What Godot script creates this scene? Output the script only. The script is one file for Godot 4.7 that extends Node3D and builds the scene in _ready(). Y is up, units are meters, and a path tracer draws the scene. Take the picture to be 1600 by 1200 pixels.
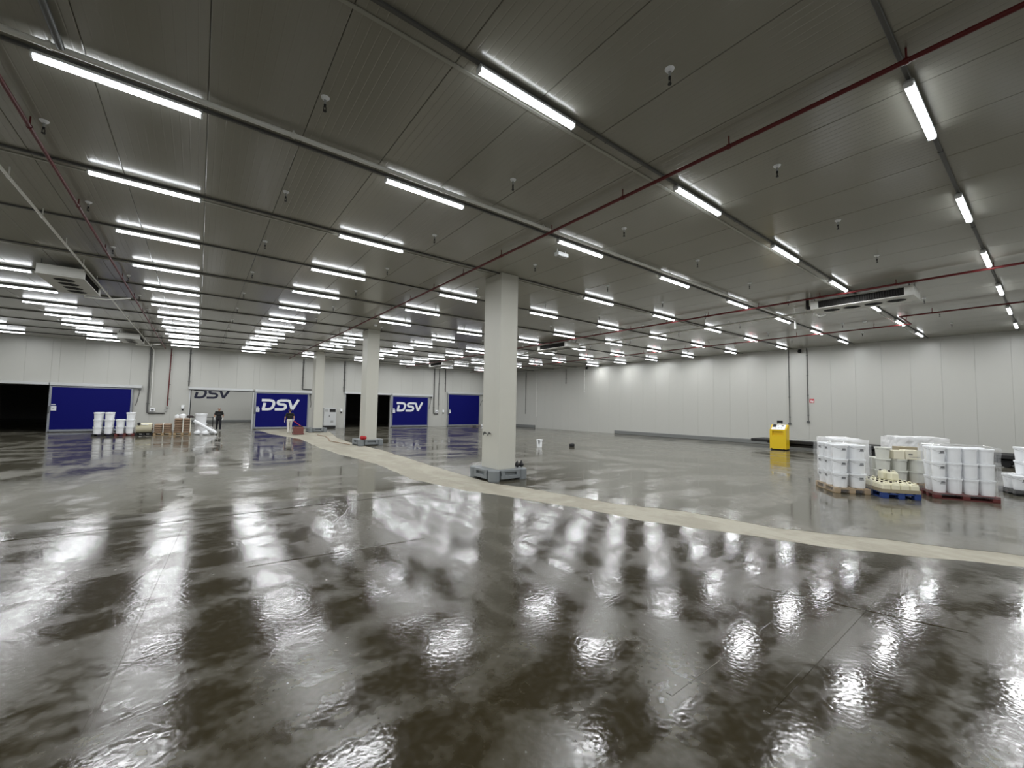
extends Node3D
# A cold-store hall: wet coated floor, panelled ceiling with rows of LED battens, sliding doors in the far wall.

const H := 6.14            # ceiling height
const ZW := -39.46         # inner face of the door wall
const LAMP_DX := 4.124
const LAMP_DZ := 3.006
const LAMP_LEN := 1.577

var taken := {}
var M := {}

# ---------------------------------------------------------------- mesh builder
class MB:
	var v := PackedVector3Array()
	var n := PackedVector3Array()
	var uv := PackedVector2Array()
	var col := PackedColorArray()
	var use_col := false
	func tri(a: Vector3, b: Vector3, c: Vector3, na = null, nb = null, nc = null) -> void:
		# a, b, c run counter-clockwise seen from outside; stored clockwise
		var f := (b - a).cross(c - a)
		if f.length_squared() < 1e-16:
			return
		f = f.normalized()
		v.append(a); v.append(c); v.append(b)
		n.append(na if na != null else f); n.append(nc if nc != null else f); n.append(nb if nb != null else f)
		uv.append(Vector2(a.x, a.z)); uv.append(Vector2(c.x, c.z)); uv.append(Vector2(b.x, b.z))
	func quad(a: Vector3, b: Vector3, c: Vector3, d: Vector3) -> void:
		tri(a, b, c)
		tri(a, c, d)
	func nquad(a: Vector3, b: Vector3, c: Vector3, d: Vector3, na: Vector3, nb: Vector3, nc: Vector3, nd: Vector3) -> void:
		tri(a, b, c, na, nb, nc)
		tri(a, c, d, na, nc, nd)
	func box(c: Vector3, s: Vector3, t := Transform3D.IDENTITY) -> void:
		var h := s * 0.5
		var p: Array[Vector3] = []
		for k in 8:
			p.append(t * (c + Vector3(h.x if k & 1 else -h.x, h.y if k & 2 else -h.y, h.z if k & 4 else -h.z)))
		quad(p[0], p[2], p[3], p[1])
		quad(p[4], p[5], p[7], p[6])
		quad(p[0], p[4], p[6], p[2])
		quad(p[1], p[3], p[7], p[5])
		quad(p[0], p[1], p[5], p[4])
		quad(p[2], p[6], p[7], p[3])
	func cbox(c: Vector3, s: Vector3, b: float, t := Transform3D.IDENTITY) -> void:
		# box with chamfered edges
		var h := s * 0.5
		var g := func(sx: float, sy: float, sz: float, ax: int) -> Vector3:
			var q := Vector3(sx * h.x, sy * h.y, sz * h.z)
			if ax != 0: q.x -= sx * b
			if ax != 1: q.y -= sy * b
			if ax != 2: q.z -= sz * b
			return t * (c + q)
		for s1 in [-1.0, 1.0]:
			var f := func(a: Vector3, bb: Vector3, cc: Vector3, d: Vector3, flip: bool) -> void:
				if flip: quad(a, d, cc, bb)
				else: quad(a, bb, cc, d)
			f.call(g.call(s1, -1, -1, 0), g.call(s1, 1, -1, 0), g.call(s1, 1, 1, 0), g.call(s1, -1, 1, 0), s1 < 0)
			f.call(g.call(-1, s1, -1, 1), g.call(-1, s1, 1, 1), g.call(1, s1, 1, 1), g.call(1, s1, -1, 1), s1 < 0)
			f.call(g.call(-1, -1, s1, 2), g.call(1, -1, s1, 2), g.call(1, 1, s1, 2), g.call(-1, 1, s1, 2), s1 < 0)
			for s2 in [-1.0, 1.0]:
				var fl: bool = s1 * s2 < 0
				f.call(g.call(s1, s2, -1, 0), g.call(s1, s2, -1, 1), g.call(s1, s2, 1, 1), g.call(s1, s2, 1, 0), fl)
				f.call(g.call(-1, s1, s2, 1), g.call(-1, s1, s2, 2), g.call(1, s1, s2, 2), g.call(1, s1, s2, 1), fl)
				f.call(g.call(s2, -1, s1, 2), g.call(s2, -1, s1, 0), g.call(s2, 1, s1, 0), g.call(s2, 1, s1, 2), fl)
				for s3 in [-1.0, 1.0]:
					var a: Vector3 = g.call(s1, s2, s3, 0)
					var bb: Vector3 = g.call(s1, s2, s3, 1)
					var cc: Vector3 = g.call(s1, s2, s3, 2)
					if s1 * s2 * s3 > 0: tri(a, bb, cc)
					else: tri(a, cc, bb)
	func tube(a: Vector3, b: Vector3, r: float, seg := 8, r2 := -1.0, caps := true) -> void:
		if r2 < 0.0: r2 = r
		var d := (b - a).normalized()
		var u := d.cross(Vector3.UP if absf(d.y) < 0.9 else Vector3.RIGHT).normalized()
		var w := d.cross(u)
		for k in seg:
			var t0 := TAU * k / seg
			var t1 := TAU * (k + 1) / seg
			var e0 := u * cos(t0) + w * sin(t0)
			var e1 := u * cos(t1) + w * sin(t1)
			nquad(a + e0 * r, a + e1 * r, b + e1 * r2, b + e0 * r2, e0, e1, e1, e0)
			if caps:
				tri(a, a + e1 * r, a + e0 * r)
				tri(b, b + e0 * r2, b + e1 * r2)
	func path(pts: Array, r: float, seg := 8) -> void:
		for k in pts.size() - 1:
			tube(pts[k], pts[k + 1], r, seg)
			if k > 0: ball(pts[k], Vector3(r, r, r), seg, 4)
	func ball(c: Vector3, s: Vector3, seg := 12, rings := 8, t := Transform3D.IDENTITY) -> void:
		for i in rings:
			var p0 := PI * i / rings - PI * 0.5
			var p1 := PI * (i + 1) / rings - PI * 0.5
			for k in seg:
				var q: Array[Vector3] = []
				for e in [[p0, k], [p0, k + 1], [p1, k + 1], [p1, k]]:
					var th: float = TAU * e[1] / seg
					q.append(Vector3(cos(e[0]) * cos(th), sin(e[0]), -cos(e[0]) * sin(th)))
				nquad(t * (c + q[0] * s), t * (c + q[1] * s), t * (c + q[2] * s), t * (c + q[3] * s), t.basis * q[0], t.basis * q[1], t.basis * q[2], t.basis * q[3])
	func lathe(prof: Array, seg := 20, c := Vector3.ZERO) -> void:
		# prof: Vector2(radius, y) from bottom to top along the outside
		for i in prof.size() - 1:
			var a: Vector2 = prof[i]
			var b: Vector2 = prof[i + 1]
			var sl := Vector2(b.y - a.y, -(b.x - a.x)).normalized()
			for k in seg:
				var t0 := TAU * k / seg
				var t1 := TAU * (k + 1) / seg
				var e0 := Vector3(cos(t0), 0, -sin(t0))
				var e1 := Vector3(cos(t1), 0, -sin(t1))
				var n0 := e0 * sl.x + Vector3.UP * sl.y
				var n1 := e1 * sl.x + Vector3.UP * sl.y
				nquad(c + e0 * a.x + Vector3.UP * a.y, c + e1 * a.x + Vector3.UP * a.y, c + e1 * b.x + Vector3.UP * b.y, c + e0 * b.x + Vector3.UP * b.y, n0, n1, n1, n0)
	func slab(poly: PackedVector2Array, y0: float, y1: float) -> void:
		# polygon in x, z raised from y0 to y1
		if not Geometry2D.is_polygon_clockwise(poly):
			poly = poly.duplicate(); poly.reverse()
		var ix := Geometry2D.triangulate_polygon(poly)
		for k in range(0, ix.size(), 3):
			var a := poly[ix[k]]; var b := poly[ix[k + 1]]; var c := poly[ix[k + 2]]
			if (b - a).cross(c - a) > 0:
				var sw := b; b = c; c = sw
			tri(Vector3(a.x, y1, a.y), Vector3(b.x, y1, b.y), Vector3(c.x, y1, c.y))
		for k in poly.size():
			var a := poly[k]; var b := poly[(k + 1) % poly.size()]
			var q := [Vector3(a.x, y0, a.y), Vector3(b.x, y0, b.y), Vector3(b.x, y1, b.y), Vector3(a.x, y1, a.y)]
			quad(q[0], q[1], q[2], q[3])
	func face(poly: PackedVector2Array, z0: float, z1: float) -> void:
		# polygon in x, y standing from z0 (back) to z1 (front)
		var ix := Geometry2D.triangulate_polygon(poly)
		for k in range(0, ix.size(), 3):
			var a := poly[ix[k]]; var b := poly[ix[k + 1]]; var c := poly[ix[k + 2]]
			if (b - a).cross(c - a) < 0:
				var sw := b; b = c; c = sw
			tri(Vector3(a.x, a.y, z1), Vector3(b.x, b.y, z1), Vector3(c.x, c.y, z1))
		for k in poly.size():
			var a := poly[k]; var b := poly[(k + 1) % poly.size()]
			quad(Vector3(a.x, a.y, z0), Vector3(b.x, b.y, z0), Vector3(b.x, b.y, z1), Vector3(a.x, a.y, z1))
	func mesh() -> ArrayMesh:
		var m := ArrayMesh.new()
		var a := []
		a.resize(Mesh.ARRAY_MAX)
		a[Mesh.ARRAY_VERTEX] = v
		a[Mesh.ARRAY_NORMAL] = n
		a[Mesh.ARRAY_TEX_UV] = uv
		if use_col: a[Mesh.ARRAY_COLOR] = col
		m.add_surface_from_arrays(Mesh.PRIMITIVE_TRIANGLES, a)
		return m

# ---------------------------------------------------------------- scene helpers
func numbered(called: String) -> String:
	var k: int = taken.get(called, 0)
	taken[called] = k + 1
	return called if k == 0 else "%s_%03d" % [called, k]

func tag(o: Node, label := "", category := "", group := "", kind := "") -> void:
	if label: o.set_meta("label", label)
	if category: o.set_meta("category", category)
	if group: o.set_meta("group", group)
	if kind: o.set_meta("kind", kind)

func thing(called: String, label: String, category: String, at := Vector3.ZERO, turn := 0.0, group := "") -> Node3D:
	var o := Node3D.new()
	o.name = numbered(called)
	add_child(o)
	o.position = at
	o.rotation.y = turn
	tag(o, label, category, group)
	return o

func part(called: String, what, m: Material, parent: Node, at := Vector3.ZERO) -> MeshInstance3D:
	var o := MeshInstance3D.new()
	o.name = called if parent != self else numbered(called)
	o.mesh = what.mesh() if what is MB else what
	o.material_override = m
	o.position = at
	parent.add_child(o, true)
	return o

func struct(called: String, what, m: Material, label := "", category := "") -> MeshInstance3D:
	var o := part(called, what, m, self)
	tag(o, label, category, "", "structure")
	return o

func copy(o: Node3D, at: Vector3, turn: float, label: String, group := "") -> Node3D:
	var base := String(o.name)
	var c: Node3D = o.duplicate()
	c.name = numbered(base)
	add_child(c)
	c.position = at
	c.rotation.y = turn
	c.set_meta("label", label)
	if group: c.set_meta("group", group)
	return c

func mat(key: String, c: Color, rough := 0.6, metal := 0.0) -> StandardMaterial3D:
	var m := StandardMaterial3D.new()
	m.albedo_color = c
	m.roughness = rough
	m.metallic = metal
	m.resource_name = key
	M[key] = m
	return m

func nth(k: int) -> String:
	return ["zeroth", "first", "second", "third", "fourth", "fifth", "sixth", "seventh", "eighth", "ninth", "tenth", "eleventh", "twelfth", "thirteenth", "fourteenth", "fifteenth", "sixteenth"][k]

func rgb(r: int, g: int, b: int) -> Color:
	return Color8(r, g, b)

# right wall: a slightly turned plane; s runs from the front corner to the door wall, d is the distance in front of it
func wall_x(z: float) -> float:
	return 30.45 + 0.051 * z
var wall_t: Transform3D
func on_wall(z: float, y: float, d := 0.0) -> Vector3:
	return wall_t * Vector3((8.0 - z) / 0.9987, y, -d)

# ---------------------------------------------------------------- materials
func noise_img(seed_: int, freq: float, w: int, h: int, kind := FastNoiseLite.TYPE_SIMPLEX_SMOOTH, oct := 4) -> Image:
	var f := FastNoiseLite.new()
	f.seed = seed_
	f.noise_type = kind
	f.frequency = freq
	f.fractal_type = FastNoiseLite.FRACTAL_FBM
	f.fractal_octaves = oct
	return f.get_image(w, h, false, false, true)

func stretched(seed_: int, freq: float, w: int, h: int, size: int, oct := 4) -> PackedByteArray:
	var i := noise_img(seed_, freq, w, h, FastNoiseLite.TYPE_SIMPLEX_SMOOTH, oct)
	i.resize(size, size, Image.INTERPOLATE_CUBIC)
	i.convert(Image.FORMAT_L8)
	return i.get_data()

func floor_material(key: String, seed_: int, size: int, metres: float, origin: Vector2, dark: Color, pale: Color, smooth: float, rough: float, wet: float, bump: float) -> StandardMaterial3D:
	# streaky roller strokes, blotches and fine grain of a coating that is drying unevenly
	var along_z := stretched(seed_, 0.034, size / 2, size / 6, size)
	var along_x := stretched(seed_ + 1, 0.034, size / 6, size / 2, size)
	var blot := stretched(seed_ + 2, 0.013, size / 2, size / 2, size)
	var grain := stretched(seed_ + 3, 0.12, size, size, size, 2)
	var veins := stretched(seed_ + 4, 0.008, size, size, size, 3)
	var dabs := stretched(seed_ + 8, 0.09, size / 2, size / 2, size, 3)
	var side := stretched(seed_ + 5, 0.004, size / 4, size / 4, size, 2)
	var tone := PackedByteArray(); tone.resize(size * size * 3)
	var rg := PackedByteArray(); rg.resize(size * size)
	for k in size * size:
		var sd: float = side[k] / 255.0
		var st: float = along_z[k] if sd > 0.5 else along_x[k]
		var d: float = (0.46 * st + 0.34 * blot[k] + 0.20 * dabs[k]) / 255.0
		d = clampf((d - wet) * 5.5 + 0.5, 0.0, 1.0)
		var g: float = (grain[k] - 128) / 255.0
		var c := dark.lerp(pale, clampf(d * 0.85 + g * 0.35, 0.0, 1.0))
		var vv: float = absf(veins[k] - 127.0)
		if vv < 0.9 and blot[k] > 120:
			c = c.lerp(pale, 0.55)
		tone[k * 3] = int(c.r * 255.0)
		tone[k * 3 + 1] = int(c.g * 255.0)
		tone[k * 3 + 2] = int(c.b * 255.0)
		rg[k] = int(clampf(lerpf(smooth, rough, d) + g * 0.10, 0.03, 1.0) * 255.0)
	var m := mat(key, Color.WHITE, 1.0)
	m.albedo_texture = ImageTexture.create_from_image(Image.create_from_data(size, size, false, Image.FORMAT_RGB8, tone))
	m.roughness_texture = ImageTexture.create_from_image(Image.create_from_data(size, size, false, Image.FORMAT_L8, rg))
	m.roughness_texture_channel = BaseMaterial3D.TEXTURE_CHANNEL_GRAYSCALE
	var hi := noise_img(seed_ + 6, 0.20, size, size, FastNoiseLite.TYPE_SIMPLEX_SMOOTH, 3)
	hi.convert(Image.FORMAT_RGB8)
	hi.bump_map_to_normal_map(1.5)
	m.normal_scale = bump
	m.normal_enabled = true
	m.normal_texture = ImageTexture.create_from_image(hi)
	m.uv1_scale = Vector3(1.0 / metres, 1.0 / metres, 1.0)
	m.uv1_offset = Vector3(-origin.x / metres, -origin.y / metres, 0.0)
	return m

func make_materials() -> void:
	floor_material("coat_wet", 11, 1536, 16.0, Vector2(-4.0, -12.0), rgb(43, 38, 25), rgb(63, 59, 47), 0.12, 0.24, 0.53, 0.05)
	floor_material("coat_far", 31, 1024, 24.0, Vector2(0.0, 0.0), rgb(80, 77, 66), rgb(106, 103, 93), 0.07, 0.22, 0.48, 0.012)
	floor_material("bare", 51, 512, 8.0, Vector2(0.0, 0.0), rgb(146, 141, 126), rgb(166, 162, 148), 0.75, 0.9, 0.5, 0.3)
	mat("ceiling", rgb(154, 152, 142), 0.19)
	mat("ceiling_trim", rgb(168, 167, 158), 0.35)
	mat("wall", rgb(190, 190, 184), 0.34)
	mat("wall_core", rgb(150, 150, 146), 0.8)
	mat("pillar", rgb(196, 195, 185), 0.38)
	mat("frame", rgb(150, 154, 162), 0.4, 0.5)
	mat("rail", rgb(205, 207, 207), 0.35, 0.3)
	mat("blue", rgb(10, 14, 98), 0.6).metallic_specular = 0.25
	mat("white_print", rgb(226, 229, 232), 0.5)
	mat("navy_print", rgb(24, 26, 52), 0.5)
	mat("steel", rgb(96, 98, 97), 0.45, 0.5)
	mat("conduit", rgb(92, 92, 90), 0.5, 0.3)
	mat("white_pipe", rgb(236, 236, 231), 0.35)
	mat("red_pipe", rgb(96, 20, 22), 0.5)
	mat("housing", rgb(178, 180, 180), 0.5)
	mat("kerb", rgb(118, 120, 118), 0.75)
	mat("guard", rgb(122, 127, 129), 0.5)
	mat("black", rgb(20, 20, 21), 0.6)
	mat("rubber", rgb(28, 28, 29), 0.8)
	mat("white_plastic", rgb(243, 245, 247), 0.4)
	mat("cream_plastic", rgb(228, 224, 198), 0.45)
	mat("coil", rgb(34, 32, 29), 0.7)
	mat("cooler", rgb(214, 214, 209), 0.4)
	mat("yellow", rgb(222, 188, 22), 0.42)
	mat("ink", rgb(70, 72, 80), 0.6)
	mat("sack", rgb(158, 134, 112), 0.85)
	mat("wood", rgb(168, 145, 112), 0.8)
	mat("blue_wood", rgb(36, 62, 122), 0.7)
	mat("red_wood", rgb(104, 48, 46), 0.75)
	mat("strap", rgb(232, 230, 218), 0.5)
	mat("film_roll", rgb(172, 166, 142), 0.35)
	mat("card", rgb(218, 213, 192), 0.8)
	mat("brown_card", rgb(150, 140, 116), 0.85)
	mat("cloth", rgb(48, 38, 36), 0.95)
	mat("red", rgb(168, 26, 34), 0.6)
	mat("machine_red", rgb(112, 66, 60), 0.55)
	mat("glass_dark", rgb(40, 40, 40), 0.2)
	mat("grey_plastic", rgb(160, 161, 158), 0.5)
	mat("sign_red", rgb(196, 30, 40), 0.5)
	var d := mat("diffuser", rgb(240, 242, 245), 0.4)
	d.emission_enabled = true
	d.emission = Color(0.97, 0.985, 1.0)
	d.emission_energy_multiplier = 11.0
	var f := mat("film", Color(0.97, 0.98, 1.0, 0.055), 0.14)
	f.transparency = BaseMaterial3D.TRANSPARENCY_ALPHA
	f.cull_mode = BaseMaterial3D.CULL_DISABLED
	var f2 := mat("film_thick", Color(0.97, 0.97, 0.97, 0.6), 0.3)
	f2.transparency = BaseMaterial3D.TRANSPARENCY_ALPHA
	f2.cull_mode = BaseMaterial3D.CULL_DISABLED
	var s := mat("body", Color.WHITE, 0.85)
	s.vertex_color_use_as_albedo = true

# ---------------------------------------------------------------- shell
func ragged(pts: Array, rng: RandomNumberGenerator, step := 0.22, amp := 0.035) -> PackedVector2Array:
	var out := PackedVector2Array()
	for k in pts.size() - 1:
		var a: Vector2 = pts[k]
		var b: Vector2 = pts[k + 1]
		var c := maxi(1, int(a.distance_to(b) / step))
		for i in c:
			out.append(a.lerp(b, float(i) / c) + Vector2(rng.randf_range(-amp, amp), rng.randf_range(-amp, amp) * 0.4))
	out.append(pts[-1])
	return out

func build_floor() -> void:
	var rng := RandomNumberGenerator.new()
	rng.seed = 5
	var b := MB.new()
	b.box(Vector3(9.0, -0.154, -15.7), Vector3(43.6, 0.30, 48.0))
	var fl := struct("floor", b, M.bare, "concrete hall floor under a glossy wet grey brown coating", "floor")
	# the two edges of the uncoated lane that runs past the pillars
	var lower := [Vector2(3.75, ZW), Vector2(4.1, -33), Vector2(5.0, -27.6), Vector2(4.8, -21.6), Vector2(4.95, -18.0), Vector2(5.25, -14.9), Vector2(5.0, -11.4), Vector2(5.45, -9.3), Vector2(5.75, -8.54), Vector2(6.56, -6.3), Vector2(6.86, -4.9), Vector2(7.66, -3.18), Vector2(8.05, -2.2), Vector2(8.53, -1.54), Vector2(9.37, -0.35), Vector2(11.4, 2.6), Vector2(15.0, 8.0)]
	var upper := [Vector2(8.3, ZW), Vector2(8.2, -34), Vector2(7.2, -28), Vector2(6.95, -24.7), Vector2(7.05, -19.1), Vector2(6.7, -12.6), Vector2(6.64, -9.7), Vector2(7.1, -8.5), Vector2(7.56, -6.1), Vector2(8.33, -4.7), Vector2(8.5, -3.3), Vector2(9.42, -1.7), Vector2(10.14, -0.37), Vector2(12.2, 2.6), Vector2(16.0, 8.0)]
	var lo := ragged(lower, rng)
	var up := ragged(upper, rng)
	var cut := ragged([Vector2(-12.5, -10.75), Vector2(-2.5, -10.64), Vector2(-0.5, -10.46), Vector2(1.3, -10.26), Vector2(3.1, -10.1), Vector2(4.4, -9.8)], rng, 0.3, 0.03)
	# near, wet part
	var near := PackedVector2Array()
	near.append_array(cut)
	var split := 0
	for k in lo.size():
		if lo[k].y > -9.6:
			split = k
			break
	for k in range(split, lo.size()): near.append(lo[k])
	near.append(Vector2(-12.5, 8.0))
	var m := MB.new()
	m.slab(near, -0.004, 0.0)
	part("wet_coating", m, M.coat_wet, fl)
	var far := PackedVector2Array()
	far.append(Vector2(-12.5, ZW))
	for k in split: far.append(lo[k])
	far.append(lo[split])
	var rc := cut.duplicate(); rc.reverse()
	far.append_array(rc)
	m = MB.new()
	m.slab(far, -0.004, 0.0)
	part("dry_coating", m, M.coat_far, fl)
	var right := PackedVector2Array()
	right.append_array(up)
	right.append(Vector2(wall_x(8.0), 8.0))
	right.append(Vector2(wall_x(ZW), ZW))
	m = MB.new()
	m.slab(right, -0.004, 0.0)
	part("dry_coating", m, M.coat_far, fl)
	# filled saw-cut joints, a little proud of the coating
	for j in [[Vector3(2.9, 0, -1.82), Vector3(7.7, 0, -1.87), 0.05], [Vector3(3.3, 0, -1.31), Vector3(7.0, 0, -1.34), 0.045], [Vector3(-0.5, 0, -3.4), Vector3(-0.08, 0, -9.7), 0.035], [Vector3(-4.0, 0, -9.57), Vector3(4.4, 0, -9.45), 0.03], [Vector3(0.6, 0, -6.4), Vector3(3.0, 0, -6.2), 0.025], [Vector3(5.5, 0, -2.3), Vector3(6.1, 0, -0.6), 0.03]]:
		m = MB.new()
		var a: Vector3 = j[0]
		var e: Vector3 = j[1]
		var t := Transform3D(Basis.looking_at(e - a, Vector3.UP), (a + e) * 0.5)
		m.cbox(Vector3(0, 0.0, 0), Vector3(j[2], 0.007, a.distance_to(e)), 0.003, t)
		part("filled_joint", m, M.coat_wet, fl)

func panel_mesh(width: float, length: float) -> ArrayMesh:
	# lower face of a ceiling panel with shallow lengthwise grooves, and its edges
	var m := MB.new()
	var w := width * 0.5
	var prof: Array[Vector2] = [Vector2(-w, 0.10), Vector2(-w, 0.006), Vector2(-w + 0.008, 0.0)]
	for k in 10:
		var x := -w + 0.105 * (k + 1) - 0.003
		prof.append(Vector2(x - 0.010, 0.0))
		prof.append(Vector2(x - 0.002, 0.0012))
		prof.append(Vector2(x + 0.002, 0.0012))
		prof.append(Vector2(x + 0.010, 0.0))
	prof.append(Vector2(w - 0.008, 0.0))
	prof.append(Vector2(w, 0.006))
	prof.append(Vector2(w, 0.10))
	var hl := length * 0.5
	for k in prof.size() - 1:
		var a := prof[k]
		var b := prof[k + 1]
		m.quad(Vector3(a.x, a.y, hl), Vector3(a.x, a.y, -hl), Vector3(b.x, b.y, -hl), Vector3(b.x, b.y, hl))
	return m.mesh()

func build_ceiling() -> void:
	var b := MB.new()
	b.box(Vector3(9.0, H + 0.23, -15.7), Vector3(43.8, 0.26, 48.2))
	var c := struct("ceiling", b, M.wall_core, "pale grey ribbed sandwich panel ceiling over the whole hall", "ceiling")
	var bars := [7.92, 1.88, -4.15, -10.18, -16.21, -22.24, -28.27, -34.3, ZW]
	for k in bars.size() - 1:
		var z0: float = bars[k]
		var z1: float = bars[k + 1]
		var mid := panel_mesh(1.144, z0 - z1 - 0.02)
		var x := -0.09 - 1.15 * 11
		while x < 31.0:
			if x > -12.7 and x + 1.15 < wall_x((z0 + z1) * 0.5) + 1.3:
				part("panel", mid, M.ceiling, c, Vector3(x + 0.575, H, (z0 + z1) * 0.5))
			x += 1.15
		if k > 0:
			var t := MB.new()
			t.cbox(Vector3(9.0, H - 0.008, z0), Vector3(43.2, 0.016, 0.055), 0.006)
			part("joint_profile", t, M.ceiling_trim, c)

func wall_panels(parent: Node3D, x0: float, x1: float, y0: float, y1: float, m: Material) -> void:
	var x := x0
	while x < x1 - 0.02:
		var e := minf(x1, x + 1.15)
		var b := MB.new()
		b.cbox(Vector3((x + e) * 0.5, (y0 + y1) * 0.5, 0.05), Vector3(e - x - 0.003, y1 - y0, 0.10), 0.004)
		part("panel", b, m, parent)
		x = e

func build_walls() -> void:
	# right wall
	var p0 := Vector3(wall_x(8.0), 0, 8.0)
	var d := (Vector3(wall_x(ZW), 0, ZW) - p0)
	var len_ := d.length()
	d = d.normalized()
	wall_t = Transform3D(Basis(d, Vector3.UP, d.cross(Vector3.UP)), p0)
	var b := MB.new()
	b.box(Vector3(len_ * 0.5, 3.1, 0.17), Vector3(len_ + 0.4, 6.5, 0.14))
	var wr := struct("wall_right", b, M.wall_core, "long blank white panelled wall with a grey kerb", "wall")
	wr.transform = wall_t
	wall_panels(wr, 0.0, len_, 0.0, H, M.wall)
	for k in [[7.9, -23.5], [-33.65, ZW + 0.02]]:
		b = MB.new()
		var s0: float = (8.0 - k[0]) / 0.9987
		var s1: float = (8.0 - k[1]) / 0.9987
		b.cbox(Vector3((s0 + s1) * 0.5, 0.145, -0.06), Vector3(s1 - s0, 0.29, 0.12), 0.02)
		var kb := struct("baseboard_right", b, M.kerb, "grey concrete kerb along the long blank wall" if k[0] > 0 else "short grey kerb in the corner behind the nearest pillar", "kerb")
		kb.transform = wall_t
	# door wall: local z = 0 is its inner face, x runs along it, +z points out of the room
	var wb := Node3D.new()
	wb.name = numbered("wall_back")
	add_child(wb)
	tag(wb, "white panelled far wall with the blue sliding doors", "wall", "", "structure")
	wb.transform = Transform3D(Basis(Vector3(-1, 0, 0), Vector3.UP, Vector3(0, 0, -1)), Vector3(0, 0, ZW))
	# openings in world x
	var holes := [[-12.0, -7.72, 3.02], [-0.46, 3.5, 3.02], [10.8, 14.98, 3.08]]
	var x := -12.5
	for hl in holes:
		wall_panels(wb, -hl[0], -x, 0.0, H, M.wall)
		wall_panels(wb, -hl[1], -hl[0], hl[2], H, M.wall)
		x = hl[1]
	wall_panels(wb, -wall_x(ZW) - 0.3, -x, 0.0, H, M.wall)
	b = MB.new()
	var xs := -12.5
	for hl in holes:
		b.box(Vector3(-(xs + hl[0]) * 0.5, 3.1, 0.17), Vector3(hl[0] - xs, 6.2, 0.14))
		b.box(Vector3(-(hl[1] + hl[0]) * 0.5, (hl[2] + 6.2) * 0.5, 0.17), Vector3(hl[1] - hl[0], 6.2 - hl[2], 0.14))
		xs = hl[1]
	b.box(Vector3(-(xs + 29.0) * 0.5, 3.1, 0.17), Vector3(29.0 - xs, 6.2, 0.14))
	part("core", b, M.wall_core, wb)
	# left and front walls, out of the frame
	b = MB.new()
	b.box(Vector3(-12.6, 3.05, -15.7), Vector3(0.2, 6.3, 47.6))
	struct("wall_left", b, M.wall, "plain white panelled side wall of the hall", "wall")
	b = MB.new()
	b.box(Vector3(9.0, 3.05, 8.1), Vector3(43.4, 6.3, 0.2))
	struct("wall_front", b, M.wall, "plain white panelled end wall of the hall", "wall")
	# rooms behind the openings
	b = MB.new()
	b.box(Vector3(1.5, -0.15, -47.3), Vector3(14.0, 0.3, 15.2))
	struct("floor_beyond", b, M.coat_far, "grey floor of the lit room beyond the open doorway", "floor")
	b = MB.new()
	b.box(Vector3(1.5, 2.3, -54.0), Vector3(14.0, 5.0, 0.2))
	b.box(Vector3(-5.6, 2.3, -47.0), Vector3(0.2, 5.0, 14.6))
	b.box(Vector3(8.6, 2.3, -47.0), Vector3(0.2, 5.0, 14.6))
	var wbeyond := struct("wall_beyond", b, M.wall, "white wall with dark lettering seen through the open doorway", "wall")
	var letters := dsv(1.0)
	var lt := part("lettering", letters, M.navy_print, wbeyond, Vector3(-0.45, 2.5, -53.9))
	lt.scale = Vector3(1.06, 1.0, 1.0)
	b = MB.new()
	b.box(Vector3(1.5, 4.7, -47.0), Vector3(14.4, 0.2, 15.0))
	struct("ceiling_beyond", b, M.ceiling, "plain ceiling of the room beyond the doorway", "ceiling")
	b = MB.new()
	b.cbox(Vector3(1.5, 0.13, -53.83), Vector3(13.9, 0.27, 0.14), 0.02)
	struct("baseboard_beyond", b, M.kerb, "grey kerb at the foot of the wall beyond the doorway", "kerb")
	# two big unlit stores: the same panels and floor as the hall, dark because no lamp burns in them
	for r in [[-32.0, -6.3, -12.7, "unlit cold store behind the open door at the edge"], [9.2, 29.5, 9.2, "unlit cold store behind the doorway between the pillars"]]:
		var x0: float = r[0]
		var x1: float = r[1]
		var cx := (x0 + x1) * 0.5
		b = MB.new()
		b.box(Vector3(cx, 3.0, -68.0), Vector3(x1 - x0, 6.4, 0.2))
		b.box(Vector3(x0, 3.0, -53.8), Vector3(0.2, 6.4, 28.4))
		b.box(Vector3(x1, 3.0, -53.8), Vector3(0.2, 6.4, 28.4))
		if r[2] < 0.0: b.box(Vector3((x0 + r[2]) * 0.5, 3.0, -39.82), Vector3(r[2] - x0, 6.4, 0.2))
		struct("wall_store", b, M.wall, r[3] + ", its panelled walls", "wall")
		b = MB.new()
		b.box(Vector3(cx, 6.2, -53.8), Vector3(x1 - x0, 0.2, 28.4))
		struct("ceiling_store", b, M.ceiling, r[3] + ", its panelled ceiling", "ceiling")
		b = MB.new()
		b.box(Vector3(cx, -0.11, -53.85), Vector3(x1 - x0, 0.2, 28.3))
		struct("floor_store", b, M.coat_far, r[3] + ", its bare floor", "floor")

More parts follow.
